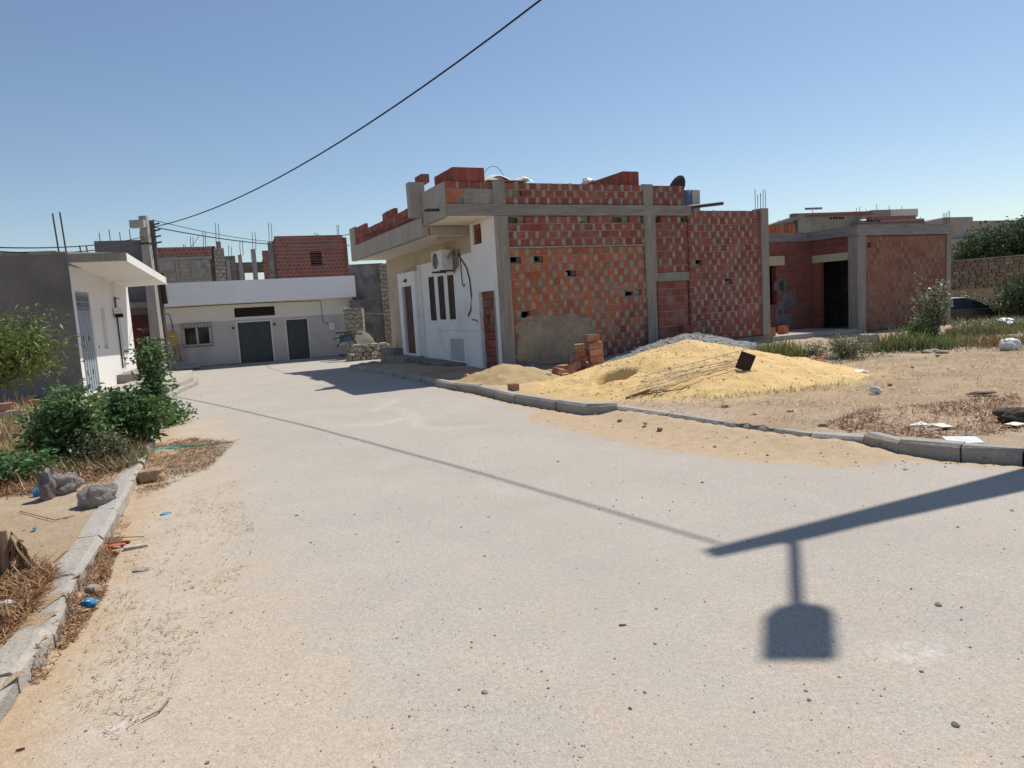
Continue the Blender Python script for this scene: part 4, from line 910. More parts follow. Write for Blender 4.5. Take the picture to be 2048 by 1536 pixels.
single('clothes_line', MB().tube([(-.9, 0, 1.85), (-.9, 0, .2)], .012, 5).tube([(-1.2, 0, 1.9), (-.3, 0, 1.72), (1.3, 0, 1.6)], .01, 4), m_ropeg, 'green clothes line strung by the ruined house', 'line', RB.w(ro4, 1.6, -.1), (0, 0, RB.ang))

# ------------------------------------------------------------------ poles, street lamps and cables
def P3(x, y, dist):
    d = ray(x, y); return EYE + d*(dist/math.hypot(d[0], d[1]))
pb0 = G(322, 742, -.03); pb0[2] = -.32; dp = math.hypot(pb0[0], pb0[1]); ptop = P3(279, 432, dp); PH = ptop[2]-pb0[2]
pl = thing('utility_pole', 'pale concrete utility pole carrying a street lamp at the street end', 'pole', pb0)
MB().add([(-.2, -.14, -.2), (.2, -.14, -.2), (.2, .14, -.2), (-.2, .14, -.2), (-.13, -.09, PH), (.13, -.09, PH), (.13, .09, PH), (-.13, .09, PH)],
         [(3, 2, 1, 0), (4, 5, 6, 7), (0, 1, 5, 4), (1, 2, 6, 5), (2, 3, 7, 6), (3, 0, 4, 7)]).obj('shaft', m_pole, pl)
MB().box(-.16, -.14, PH-1.0, .16, .13, PH-.94).box(-.2, -.15, 1.4, .2, .14, 1.46).obj('clamp', m_iron, pl)
lamp = MB().box(-.38, -.3, PH-.42, .12, -.1, PH-.16, .01).obj('lamp_head', m_brass, pl); MB().box(-.36, -.29, PH-.43, .1, -.11, PH-.421).obj('lens', m_soffit, lamp)
pd0 = G(337, 741, -.05); pd0[2] = -.32; pdt = P3(293, 441, math.hypot(pd0[0], pd0[1])); PDH = pdt[2]-pd0[2]
p2 = thing('steel_pole', 'dark steel pole standing close behind the concrete pole', 'pole', pd0)
MB().tube([(0, 0, -.2), (0, 0, PDH)], [.13, .09], 8).obj('shaft', m_poled, p2)
ins = MB()
for k in range(4): ins.tube([(.08, -.02, PDH-.15-.22*k), (.3, -.05, PDH-.12-.22*k)], .03, 6)
ins.obj('insulator', m_pipe, p2)
MB().tube([(0, 0, PDH-1.9), (.13, 0, PDH-1.9), (.16, 0, PDH-3.0)], .1, 6).obj('cable_box', m_plate, p2)
def catenary(a, b, sag, n=24):
    a, b = np.array(a), np.array(b); return [tuple(a+(b-a)*t - np.array([0, 0, sag*4*t*(1-t)])) for t in np.linspace(0, 1, n)]
def cable(label, a, b, sag, r=.014): return single('power_cable', MB().tube(catenary(a, b, sag), r, 5), m_cable, label, 'cable')
PT = pdt + np.array([.25, -.05, -.25])
LT = np.array([4.67, 8.19, 8.0]); LB = np.array([7.45, 6.93, .05])
cable('thick black overhead cable sweeping up across the sky from the pole pair', PT, LT+np.array([-.05, 0, -.3]), .95, .017)
cable('upper of two black cables leaving the pole towards the grey house', pdt+np.array([-.1, 0, -.55]), P3(-150, 488, 15), .2)
cable('lower of two black cables leaving the pole towards the grey house', pdt+np.array([-.1, 0, -.62]), P3(-150, 489, 15.2), .3)
cable('twisted cable running from the pole to the red brick upper room', PT, BF.w(*[BF.pt(700, 490)[0], 0], BF.pt(700, 490)[1]), .3, .022)
cable('thin cable running just above the twisted one to the dark column', PT+np.array([0, 0, .25]), BF.w(BF.pt(548, 484)[0], -.1, BF.pt(548, 484)[1]), .12)
cable('loose drooping cable between the pole and the half-built storey', PT+np.array([0, 0, -1.0]), BF.w(BF.pt(398, 470)[0], .1, BF.pt(398, 470)[1]), .45)
cable('thin cable from the brick upper room to the corner house slab', BF.w(BF.pt(635, 470)[0], 0, BF.pt(635, 470)[1]), HM.w(-1.19, 8.9, 4.3), .1)
cable('black wire crossing the taupe fascia of the corner house', HM.w(-1.22, 7.6, 4.02), HM.w(-1.225, 1.7, 3.88), .02, .012)
# street lamp on a leaning concrete pole beyond the kerb, whose shadow falls on the road
sp = thing('leaning_lamp_pole', 'leaning tapered concrete lamp pole rising beside the right-hand kerb', 'pole', LB)
ax = LT-LB; axn = Vector(ax).normalized(); sdv = axn.cross(Vector(SUN)).normalized(); fw = sdv.cross(axn).normalized()
vs = []
for t, w_, d_ in ((-.03, .34, .16), (1.0, .075, .055)):
    c = Vector(ax)*t
    for i, k in ((-1, -1), (1, -1), (1, 1), (-1, 1)): vs.append(tuple(c+sdv*w_*i+fw*d_*k))
MB().add(vs, [(3, 2, 1, 0), (4, 5, 6, 7), (0, 1, 5, 4), (1, 2, 6, 5), (2, 3, 7, 6), (3, 0, 4, 7)]).obj('shaft', m_pole, sp)
kz = SUN/SUN[2]
def onsun(x, y, z): return Vector(G(x, y) + kz*z) - Vector(LB)
zl_ = 7.05
j0 = onsun(1588, 1085, zl_); j1 = onsun(1594, 1222, zl_+.05); j2 = onsun(1600, 1316, zl_+.12)
MB().tube([j0, j1], .036, 8).obj('arm', m_pole, sp)
hp_ = [onsun(*q, zl_+.05) for q in ((1527, 1318), (1531, 1232), (1545, 1221), (1575, 1213), (1622, 1213), (1650, 1220), (1664, 1232), (1671, 1318))]
n = len(hp_); up_ = Vector((0, 0, 1))
lh_ = MB().add([tuple(p-up_*.05) for p in hp_]+[tuple(p+up_*.05) for p in hp_], [tuple(range(n))[::-1], tuple(range(n, 2*n))]+[(i, (i+1) % n, n+(i+1) % n, n+i) for i in range(n)]).obj('lamp_head', m_brass, sp)
hc = sum(hp_, Vector())/n
MB().add([tuple(hc+(p-hc)*.85-up_*.056) for p in hp_]+[tuple(hc+(p-hc)*.85-up_*.0505) for p in hp_], [tuple(range(n))[::-1], tuple(range(n, 2*n))]+[(i, (i+1) % n, n+(i+1) % n, n+i) for i in range(n)]).obj('lens', m_soffit, lh_)
cbp = [tuple(Vector(ax)*t + Vector((-.30*(1-t)*0, -.12-.25*math.sin(t*9)*.15, -.1))) for t in np.linspace(.35, .93, 12)]
MB().tube(cbp, .016, 5).obj('cable', m_cable, sp)

# ------------------------------------------------------------------ heaps
def heap(name, label, cat, c, ax_, ay_, ang, peak, mat, p=1.25, nz=.12, seed=0, n=72, extra=None, z0=.03, ns=1.0):
    ca, sa = math.cos(ang), math.sin(ang)
    def h(x, y):
        dx, dy = x-c[0], y-c[1]; u = (dx*ca+dy*sa)/ax_; v = (-dx*sa+dy*ca)/ay_
        a = math.atan2(v, u); r = math.hypot(u, v)/(1+.13*noise.noise(Vector((math.cos(a)*1.6+seed, math.sin(a)*1.6, seed))))
        k = max(0., 1-r**p) if r < 1 else -(r-1)*.4
        z = peak*k*(1+nz*noise.noise(Vector((x*1.1*ns, y*1.1*ns, seed)))) + .035*noise.noise(Vector((x*3*ns, y*3*ns, seed)))*min(1, max(0, (1.15-r)*3)) + .012*noise.noise(Vector((x*9, y*9, seed)))
        if extra: z = extra(x, y, z)
        return z + z0
    mb = MB(); rs = 1.12
    for i in range(n+1):
        for k in range(n+1):
            u, v = (-1+2*i/n)*rs, (-1+2*k/n)*rs
            # square to disc
            uu, vv = u*math.sqrt(max(0, 1-.5*(v/rs)**2)), v*math.sqrt(max(0, 1-.5*(u/rs)**2))
            x, y = c[0]+uu*ax_*ca-vv*ay_*sa, c[1]+uu*ax_*sa+vv*ay_*ca
            mb.v.append((x-c[0], y-c[1], h(x, y)))
    for i in range(n):
        for k in range(n): a = i*(n+1)+k; mb.f.append((a, a+n+1, a+n+2, a+1))
    single(name, mb, mat, label, cat, (c[0], c[1], 0), smooth=True)
    return h
sc0 = G(1232, 763, .25)
def scoop(x, y, z):
    d = math.hypot((x-sc0[0]-.02)/.36, (y-sc0[1]-.16)/.30); return z-.34*max(0, 1-d**4)
sandh = heap('sand_heap', 'large heap of yellow building sand in front of the brick wall', 'sand heap', (3.2, 12.65), 2.95, 2.4, .0, .70, m_sand, 1.12, .14, 2, 130, scoop, .07, 1.3)
gv = HM.w(4.55, -1.15)
gravh = heap('gravel_heap', 'grey gravel heap behind the sand heap against the brick wall', 'gravel heap', (gv[0], gv[1]), 2.9, 1.3, HM.ang, .60, m_gravel, 1.0, .12, 5, 60, None, .06)
s2 = G(1000, 766, .1)
heap('coarse_sand_heap', 'small heap of coarse brown sand at the house corner', 'sand heap', (s2[0]+.2, s2[1]+.75), 1.15, 1.1, .2, .33, m_sand2, 1.3, .25, 9, 48, None, .07, 2)
def hit(x, y, hf):
    d = ray(x, y); d = d/np.linalg.norm(d); t = 2.0
    for _ in range(4000):
        p = EYE+d*t
        if p[2] < hf(p[0], p[1]): return p
        t += .02
    return EYE+d*t
def surf(x, y): return max(sandh(x, y) if math.hypot((x-3.2)/3.0, (y-12.65)/2.45) < 1 else -9, tz(x, y))
# scattered stones: chips and pebbles as loose ground cover
def chips(name, label, mat, pts, smin, smax, flat=.6):
    V = []; F_ = []; base = np.array([(1, 0, .25), (.3, .8, .3), (-.6, .6, .2), (-.95, -.1, .3), (-.4, -.75, .25), (.5, -.7, .3), (.35, .15, .85), (-.3, -.05, .9), (.8, 0, -.4), (-.3, .6, -.4), (-.4, -.6, -.4)]); tri = [(0, 1, 6), (1, 2, 6), (2, 7, 6), (2, 3, 7), (3, 4, 7), (4, 5, 7), (5, 6, 7), (5, 0, 6), (8, 1, 0), (8, 9, 1), (9, 2, 1), (9, 3, 2), (9, 10, 3), (10, 4, 3), (10, 5, 4), (10, 8, 5), (8, 0, 5)]
    for i, (x, y, z) in enumerate(pts):
        s = random.uniform(smin, smax)*(1 if random.random() < .93 else 2); a = random.uniform(0, 6.3); ca, sa = math.cos(a), math.sin(a)
        for b_ in base: px_, py_, pz_ = b_*s*(.8+.4*random.random()); V.append((x+px_*ca-py_*sa, y+px_*sa+py_*ca, z+pz_*flat))
        F_ += [tuple(i*11+k for k in t) for t in tri]
    me = bpy.data.meshes.new(name); me.from_pydata(V, [], F_); me.materials.append(mat); o = bpy.data.objects.new(name, me); COL.objects.link(o)
    tag(o, label, None, kind='stuff')
random.seed(11)
pts = []
while len(pts) < 2600:
    u, v = random.uniform(-2.9, 2.9), random.uniform(-1.2, 1.0); p = HM.w(4.55+u, -1.15+v); z = gravh(p[0], p[1])
    if z > .08: pts.append((p[0], p[1], z))
chips('gravel', 'loose grey chippings on the gravel heap', m_gravelst, pts, .012, .03)
pts = []
for _ in range(700):
    x, y = random.gauss(2.9, 1.5), random.gauss(12.2, 1.2); z = sandh(x, y)
    if z > .1: pts.append((x, y, z))
chips('sand_clods', 'small damp lumps on the yellow sand heap', m_sand, pts, .008, .024)
pts = []
for _ in range(5200):
    y = 1.6+13*random.random()**1.7; x = random.uniform(-.95, .95)*y*.85
    if near(x, y, 'ins'):
        if near(x, y, 'dkl') < 2.4 and random.random() < .9 or random.random() < .45: pts.append((x, y, tz(x, y)+.001))
chips('road_grit', 'fine dark grit and pebbles scattered over the road', m_pebble, pts, .002, .0048)
pts = []
for _ in range(170):
    y = 1.8+9*random.random()**1.5; x = random.uniform(-.9, .9)*y*.85
    if near(x, y, 'ins'): pts.append((x, y, tz(x, y)+.002))
chips('road_pebbles', 'larger pebbles lying on the road', m_pebble, pts, .005, .011)
pts = []
for _ in range(3600):
    x, y = random.uniform(-12, 22), random.uniform(2, 24)
    if abs(x) > y*.8 or near(x, y, 'ins'): continue
    z = surf(x, y)
    if z < .3: pts.append((x, y, z))
chips('earth_clods', 'stones and clods strewn on the dry lots', m_clod, pts, .006, .02)
pts = []
for _ in range(170):
    p = G(random.uniform(1085, 2040), random.uniform(835, 935)); 
    if near(p[0], p[1], 'dkr') < .9: pts.append((p[0], p[1], tz(p[0], p[1])+.004))
chips('kerb_clods', 'earth crumbs along the sand-lot kerb', m_clod, pts, .005, .013)

# ------------------------------------------------------------------ plants
def leaf_mesh(name, P, D, S, asp, mat, fold=.25, droop=0.0):
    """P centres, D pointing directions, S lengths: each leaf a folded 4-vertex blade"""
    n = len(P); D = D/np.linalg.norm(D, axis=1, keepdims=True); r = RNG.normal(size=(n, 3)); Sd = np.cross(D, r); Sd /= np.linalg.norm(Sd, axis=1, keepdims=True)
    Nn = np.cross(Sd, D); S = S[:, None]
    v0 = P; v2 = P + D*S + np.array([0, 0, -1])*S*droop; mid = P + D*S*.45
    v1 = mid + Sd*S*asp*.5 + Nn*S*asp*fold; v3 = mid - Sd*S*asp*.5 + Nn*S*asp*fold
    V = np.stack([v0, v1, v2, v3], 1).reshape(-1, 3); k = np.arange(n)[:, None]*4
    return npmesh(name, V, np.concatenate([k+np.array([[0, 1, 2]]), k+np.array([[0, 2, 3]])]).astype(int), mat)
def stems(nst, h, rx, ry, lean=.5, npts=6, base_r=.15, curve=.25):
    out = []
    for _ in range(nst):
        a = random.uniform(0, 2*math.pi); rr = math.sqrt(random.random()); hh = h*(random.uniform(.55, 1.0) if rr < .75 else random.uniform(.35, .8))
        bx_, by_ = rr*rx*base_r*math.cos(a), rr*ry*base_r*math.sin(a); tx, ty = rr*rx*math.cos(a), rr*ry*math.sin(a)
        pts = []
        for i in range(npts):
            t = i/(npts-1); e = t**(1+curve); w_ = .03*math.sin(t*5+a*3)
            pts.append((bx_+(tx-bx_)*e+w_, by_+(ty-by_)*e, hh*t*(1-.12*rr*t)))
        out.append(pts)
    return out
def bush(name, label, loc, h, rx, ry, nst, nlf, ls, mat, asp=.42, cat='bush', t0=.2, group=None, stem_m=None, spread=.09, extra=None, r=.006, up=.25):
    root = thing(name, label, cat, loc, 0, group); ST = stems(nst, h, rx, ry)
    if extra: ST += extra
    sm_ = MB()
    for s in ST: sm_.tube(s, [r*(1.3-.9*i/(len(s)-1)) for i in range(len(s))], 4)
    sm_.obj('stem', stem_m or m_bark, root)
    P = []; D = []
    for s in ST:
        A = np.array(s)
        for _ in range(nlf):
            t = t0+(1-t0)*random.random()**.8; f = t*(len(A)-1); i = min(int(f), len(A)-2); p = A[i]+(A[i+1]-A[i])*(f-i)
            d = RNG.normal(size=3); d[2] = abs(d[2])*.6*(1 if random.random() < .6 else -1)+up; out = np.array([p[0], p[1], 0]); out /= np.linalg.norm(out)+.1
            P.append(p+RNG.normal(size=3)*spread*np.array([1, 1, .7])); D.append(d*.7+out*.6)
    P = np.array(P); P[:, 2] = np.maximum(P[:, 2], .02)
    S = ls*RNG.uniform(.6, 1.3, len(P)); me = leaf_mesh('foliage', P, np.array(D), S, asp, mat, .2, .15)
    o = bpy.data.objects.new('foliage', me); COL.objects.link(o); o.parent = root
    return root
def gl(x, y, z=.09):
    p = G(x, y, z)
    for _ in range(6): p = G(x, y, tz(p[0], p[1])*.6+p[2]*.4)
    return (p[0], p[1], tz(p[0], p[1])-.01)
random.seed(5)
bush('leafy_bush', 'broad dark green bush beside the brick shards under the grey wall', gl(138, 922), .98, .4, .4, 58, 80, .09, m_leaf, cat='bush')
tall = [[(.12+.02*k, .1+.03*i, i*.2*(1+.05*k)) for i in range(7)] for k in range(5)]
bush('leafy_bush', 'tall dark green bush with a rising shoot next to the wooden stake', gl(272, 885), .85, .5, .45, 62, 80, .09, m_leaf, extra=[[(.18+random.uniform(-.16, .16)*t, .25+random.uniform(-.1, .1)*t, 1.42*t*random.uniform(.8, 1)) for t in np.linspace(0, 1, 6)] for _ in range(16)])
bush('leafy_bush', 'low dark green plant spilling over the kerb onto the road', gl(335, 848), .34, .38, .35, 22, 50, .075, m_leaf)
bush('leafy_bush', 'low dark green plant half buried in dry weeds at the verge', gl(22, 965), .4, .36, .35, 24, 50, .08, m_leaf)
bush('leafy_bush', 'yellow-green half-dry shrub low in front of the dark green bushes', gl(200, 925, .09), .42, .45, .3, 26, 45, .06, m_leaf_o)
# small tree reaching in over the verge
def tree(name, label, loc, trunk_h, crown, rad, nb, nl, ls, mat, group=None, asp=.4, seed=1, tr=.05):
    random.seed(seed); root = thing(name, label, 'tree', loc, 0, group); tk = MB(); P = []; D = []
    c = np.array(crown); tk.tube([(0, 0, -.1), (c[0]*.25, c[1]*.25, trunk_h*.5), (c[0]*.6, c[1]*.6, trunk_h)], [tr*1.3, tr, tr*.8], 7)
    for b_ in range(nb):
        d = RNG.normal(size=3); d /= np.linalg.norm(d); d[2] = d[2]*.8+.15; e = c+d*np.array(rad)*random.uniform(.55, 1.0)
        s0 = np.array((c[0]*.6, c[1]*.6, trunk_h*random.uniform(.75, 1.0))); m1 = (s0+e)/2+RNG.normal(size=3)*.12*np.array(rad)
        tk.tube([tuple(s0), tuple(m1), tuple(e)], [tr*.4, tr*.22, tr*.08], 4)
        k = int(nl*random.uniform(.5, 1.5)); cl = random.uniform(.16, .3)
        for _ in range(k):
            t = random.random()**.6; p = m1+(e-m1)*t+RNG.normal(size=3)*cl*np.array(rad)*np.array([1, 1, .7]); P.append(p); dd = RNG.normal(size=3); dd[2] -= .1; D.append(dd+(e-c)*.4)
    tk.obj('trunk', m_bark, root)
    me = leaf_mesh('crown', np.array(P), np.array(D), ls*RNG.uniform(.6, 1.3, len(P)), asp, mat, .2, .2); o = bpy.data.objects.new('crown', me); COL.objects.link(o); o.parent = root
    return root
t0_ = P3(-25, 700, 12.6)
tree('small_tree', 'small feathery green tree leaning out in front of the dark grey wall', (t0_[0]-.35, t0_[1]-.1, .06), .95, (.35, .1, 1.42), (.95, .8, .62), 70, 95, .10, m_leaf_y, seed=4, asp=.32)
# right-hand plants
random.seed(21)
def grass(name, label, loc, n, h, rx, ry, mat, cat='grass', w=.012, lean=.35, group=None):
    A = RNG.uniform(0, 2*np.pi, n); R = np.sqrt(RNG.random(n)); B = np.stack([R*rx*np.cos(A), R*ry*np.sin(A), np.zeros(n)], 1)
    H = h*RNG.uniform(.45, 1.05, n)*(1.05-.4*R); L_ = RNG.normal(size=(n, 2))*lean*H[:, None]*.5; sd_ = RNG.normal(size=(n, 3)); sd_[:, 2] = 0; sd_ /= np.linalg.norm(sd_, axis=1, keepdims=True); W_ = w*RNG.uniform(.6, 1.3, n)[:, None]
    mid = B+np.stack([L_[:, 0]*.35, L_[:, 1]*.35, H*.55], 1); tip = B+np.stack([L_[:, 0], L_[:, 1], H], 1)
    V = np.stack([B-sd_*W_, B+sd_*W_, mid+sd_*W_*.7, mid-sd_*W_*.7, tip], 1).reshape(-1, 3); k = np.arange(n)[:, None]*5
    F3 = (k+np.array([[3, 2, 4]])).tolist(); F4 = (k+np.array([[0, 1, 2, 3]])).tolist()
    me = bpy.data.meshes.new(name); me.from_pydata(V.tolist(), [], F4+F3); me.materials.append(mat); o = bpy.data.objects.new(name, me); COL.objects.link(o); o.location = loc
    return tag(o, label, cat, group)
grass('grass_clump', 'bright green grass clump at the foot of the concrete end column', gl(1553, 722), 700, .62, .6, .35, m_grass)
bush('silver_shrub', 'round silvery green shrub in front of the terrace plinth', gl(1690, 716), .55, .52, .4, 60, 55, .05, m_leaf_s, asp=.35)
bush('silver_shrub', 'smaller thin silvery shrub left of the round one by the terrace', gl(1625, 718), .42, .32, .25, 22, 45, .05, m_leaf_s, asp=.35)
grass('grass_clump', 'tall green grass clump by the sapling at the brick house corner', gl(1800, 702), 480, .66, .6, .3, m_grass, lean=.5)
grass('grass_clump', 'green grass clump right of the sapling foot', gl(1868, 698), 340, .45, .5, .3, m_grass, lean=.6)
grass('grass_clump', 'ragged green grass tuft near the white shards', gl(1745, 704), 240, .35, .3, .2, m_grass)
bush('poplar_sapling', 'young poplar sapling with pale glinting leaves before the brown brick wall', gl(1862, 686), 1.85, .42, .36, 22, 60, .085, m_leaf_s, asp=.75, cat='sapling', r=.012, spread=.07, t0=.08)
bush('dark_shrub', 'dark green shrub at the foot of the poplar sapling', gl(1838, 690), .75, .3, .28, 26, 50, .07, m_leaf, cat='bush')
pos = [(1905, 676, .32, m_leaf_o), (1950, 672, .35, m_leaf_o), (1990, 668, .3, m_grass), (2035, 660, .4, m_leaf_o), (1925, 690, .35, m_grass), (1975, 690, .3, m_dry), (2045, 690, .3, m_dry)]
for k, (x, y, h, m) in enumerate(pos):
    wx = gl(x, y)
    grass('weed_clump', ['olive weed clump hugging the brick house end column', 'olive weed clump between the end column and the pale bag scraps', 'taller green weed clump in front of the pale bag scraps', 'olive weed clump beyond the pale bag scraps under the tree', 'low green weed clump beside the lone upright brick', 'dry straw-coloured weed clump behind the white air-filled bag', 'dry straw-coloured weed clump right beside the white air-filled bag'][k], wx, 300, h*1.1, .95, .5, m, 'weeds', .015, .8, 'weeds on the lot edge')
# dry ground cover
def scatter_straw(name, label, mat, pts, lmin, lmax, w, up=.25):
    n = len(pts); P = np.array(pts); A = RNG.uniform(0, 2*np.pi, n); Ln = RNG.uniform(lmin, lmax, n); D = np.stack([np.cos(A), np.sin(A), np.abs(RNG.normal(size=n))*up], 1)
    sd_ = np.stack([-np.sin(A), np.cos(A), RNG.normal(size=n)*.3], 1)*w*RNG.uniform(.5, 1.5, n)[:, None]; e = P+D*Ln[:, None]; m_ = (P+e)/2+np.stack([RNG.normal(size=n)*.1*Ln, RNG.normal(size=n)*.1*Ln, np.abs(RNG.normal(size=n))*.08*Ln], 1)
    V = np.stack([P-sd_, P+sd_, m_+sd_, m_-sd_, e], 1).reshape(-1, 3); k = np.arange(n)[:, None]*5
    me = bpy.data.meshes.new(name); me.from_pydata(V.tolist(), [], (k+np.array([[0, 1, 2, 3]])).tolist()+(k+np.array([[3, 2, 4]])).tolist()); me.materials.append(mat)
    o = bpy.data.objects.new(name, me); COL.objects.link(o); tag(o, label, None, kind='stuff')
def region(poly, n, z=0.0, fall=None):
    """n ground points inside a ground polygon given as picture points"""
    Q = [G(*p, z)[:2] for p in poly]; X = [q[0] for q in Q]; Y = [q[1] for q in Q]; out = []
    def ins_(x, y):
        r = False
        for i in range(len(Q)):
            x0, y0, x1, y1 = X[i-1], Y[i-1], X[i], Y[i]
            if (y0 > y) != (y1 > y) and x < (x1-x0)*(y-y0)/(y1-y0)+x0: r = not r
        return r
    while len(out) < n:
        x, y = random.uniform(min(X), max(X)), random.uniform(min(Y), max(Y))
        if ins_(x, y) and (fbm(x+7, y, 1.6) > -.15 or random.random() < .25): out.append((x, y, tz(x, y)+.006))
    return out
random.seed(33)
scatter_straw('dry_weeds', 'tangle of dry brown weeds on the verge behind the kerb', m_dead, region([(0, 960), (60, 900), (150, 925), (290, 900), (275, 940), (215, 985), (0, 1010)], 5200), .05, .2, .0035, .5)
scatter_straw('dry_weeds', 'grey-green half-dry weeds under the bushes', m_weed, region([(60, 905), (200, 915), (300, 890), (300, 930), (250, 960), (120, 975), (40, 960)], 4200), .04, .15, .005, .8)
scatter_straw('dry_weeds', 'dry weeds below the grey wall', m_dry, region([(0, 830), (80, 820), (70, 900), (0, 950)], 2400), .06, .24, .004, .9)
scatter_straw('straw_litter', 'brown straw and leaf litter along the kerb foot', m_dead, region([(300, 900), (350, 875), (470, 885), (420, 935), (330, 975), (270, 1000), (290, 950)], 3800), .02, .12, .003, .22)
scatter_straw('straw_litter', 'rusty dry litter against the near kerb', m_dead, region([(60, 1340), (130, 1240), (185, 1130), (235, 1040), (262, 1040), (225, 1130), (215, 1180), (150, 1280), (80, 1370)], 2600), .012, .05, .003, .3)
scatter_straw('straw_litter', 'pale straw bits thrown over the road margin', m_dry, region([(130, 1400), (250, 1100), (320, 1000), (480, 960), (520, 1100), (400, 1300), (250, 1500)], 1500), .01, .06, .0015, .1)
scatter_straw('straw_litter', 'brown litter on the lot by the burnt heap', m_dead, region([(1640, 870), (1720, 835), (2040, 800), (2047, 880), (1900, 892), (1760, 885)], 4200), .02, .11, .004, .35)
scatter_straw('straw_litter', 'straw bits thinly strewn over the dry lot', m_dry, region([(1220, 815), (1500, 805), (1700, 740), (2047, 700), (2047, 880), (1700, 880), (1400, 850)], 4600), .02, .12, .003, .35)
scatter_straw('dry_weeds', 'sparse dry weeds at the foot of the sand heap', m_weed, region([(1180, 806), (1450, 800), (1640, 785), (1700, 770), (1680, 790), (1450, 812)], 900), .02, .07, .003, .7)
scatter_straw('green_weeds', 'creeping green weeds at the foot of the sand heap', m_grass, region([(1200, 803), (1440, 796), (1640, 780), (1660, 786), (1450, 806), (1260, 812)], 700), .02, .06, .005, .5)
scatter_straw('dry_weeds', 'dry trampled weeds on the near verge', m_dead, region([(0, 1180), (60, 1150), (120, 1170), (60, 1270), (0, 1330)], 2400), .02, .14, .003, .4)
scatter_straw('lot_weeds', 'mixed dry weeds in front of the unfinished house', m_weed, region([(1590, 730), (1720, 700), (2047, 675), (2047, 712), (1850, 712), (1650, 745)], 2600), .04, .14, .006, .7)
scatter_straw('far_weeds', 'olive weeds covering the ground before the far stone wall', m_leaf_o, region([(1903, 640), (2047, 615), (2047, 668), (1903, 672)], 4500), .06, .2, .012, .8)
# withered plant and twigs on the near verge
wp_ = gl(12, 1150)
wr = thing('withered_stump', 'withered brown stump of a weed drooping beside the near kerb', 'dead plant', wp_)
sm2 = MB(); P = []; D = []
for k in range(16):
    a = random.uniform(0, 6.3); l = random.uniform(.1, .24); e = (l*.7*math.cos(a), l*.5*math.sin(a), random.uniform(.05, .22)); sm2.tube([(0, 0, 0), (e[0]*.5, e[1]*.5, .26*random.uniform(.7, 1.1)), e], .008, 5)
    for _ in range(26): t = random.random(); P.append((e[0]*(.4+.6*t), e[1]*(.4+.6*t), max(.01, .24*(1-t)+e[2]*t-.05*random.random()))); D.append((random.gauss(0, .3), random.gauss(0, .3), -1))
sm2.tube([(0, 0, -.02), (.02, 0, .3)], [.03, .022], 7); sm2.obj('stem', m_wood, wr)
o = bpy.data.objects.new('leaves', leaf_mesh('leaves', np.array(P), np.array(D), .07*RNG.uniform(.5, 1.4, len(P)), .35, m_dead)); COL.objects.link(o); o.parent = wr
for k, (pl_, lab) in enumerate((([(62, 1165), (130, 1100), (210, 1062), (285, 1050)], 'long thin bent twig lying across the verge to the kerb'), ([(40, 1025), (110, 1040), (150, 1030)], 'short dry twig behind the grey bags'), ([(285, 1443), (320, 1425), (340, 1400)], 'thin pale twig on the road near the white paint spot'))):
    q = [G(*p, .1) if k < 2 else G(*p) for p in pl_]; single('twig', MB().tube([(p[0], p[1], tz(p[0], p[1])+.012) for p in q], .004, 5), m_wood, lab, 'twig')

# ------------------------------------------------------------------ loose things on the ground
def at(x, y, z=None):
    p = G(x, y, 0 if z is None else z); q = tz(p[0], p[1]); p = G(x, y, q); return np.array((p[0], p[1], q))
# rebar cage, plate and timber on the sand heap
c0, c1 = hit(1285, 783, surf), hit(1490, 728, surf)
cg = thing('rebar_cage', 'welded steel rebar cage lying on the yellow sand', 'rebar cage', c0)
d = c1-c0; Ln = np.linalg.norm(d); dx = d/Ln; sy = np.cross([0, 0, 1.], dx); sy /= np.linalg.norm(sy); uz = np.cross(dx, sy)
for q, (a, b_) in enumerate(((-.09, .03), (.09, .03), (.0, .19), (.0, .05), (-.18, .02), (.2, .025))):
    pts_ = [tuple(dx*Ln*t*(1 if q < 3 else random.uniform(.8, 1.0)) + sy*(a+random.uniform(-.02, .02)*q*.5) + uz*(b_+.05*math.sin(t*math.pi)*(q > 2)+.04)) for t in np.linspace(-.02 if q < 3 else .1, 1.06, 7)]
    MB().tube(pts_, .007, 5).obj('bar', m_steelwire, cg)
zz = MB()
for side in (-1, 1):
    pts_ = []
    for k in range(19):
        t = k/18; top = k % 2; pts_.append(tuple(dx*Ln*t + sy*(0 if top else .09*side) + uz*(.19 if top else .03)+np.array([0, 0, .04])))
    zz.tube(pts_, .004, 4)
zz.obj('lacing', m_steelwire, cg)
bb = hit(1310, 790, surf)
single('bent_rods', MB().tube([(-.35, -.05, .03), (0, .02, .06), (.5, .15, .05), (1.1, .4, .1)], .006, 5).tube([(-.2, .02, .02), (.2, -.03, .05), (.6, .1, .08), (.9, .1, .03)], .006, 5).tube([(.3, -.1, .02), (.5, 0, .12), (.55, .05, .0)], .005, 4), m_rebar, 'thin bent rusty rods lying beside the rebar cage', 'rod', bb)
q0, q1 = hit(1253, 798, surf), hit(1300, 785, surf)
single('wooden_batten', MB().tube([tuple(q0+[0, 0, .02]), tuple(q1+[0, 0, .04])], .018, 6), m_wood, 'short dark wooden batten at the lower end of the rebar cage', 'batten')
pc = hit(1493, 742, surf); v0 = np.array(P3(1470, 735, np.hypot(*pc[:2]))); v1 = np.array(P3(1483, 702, np.hypot(*pc[:2])+.1)); v2 = np.array(P3(1512, 712, np.hypot(*pc[:2])+.15)); v3 = np.array(P3(1498, 746, np.hypot(*pc[:2])+.02))
nrm = np.cross(v3-v0, v1-v0); nrm = nrm/np.linalg.norm(nrm)*.012
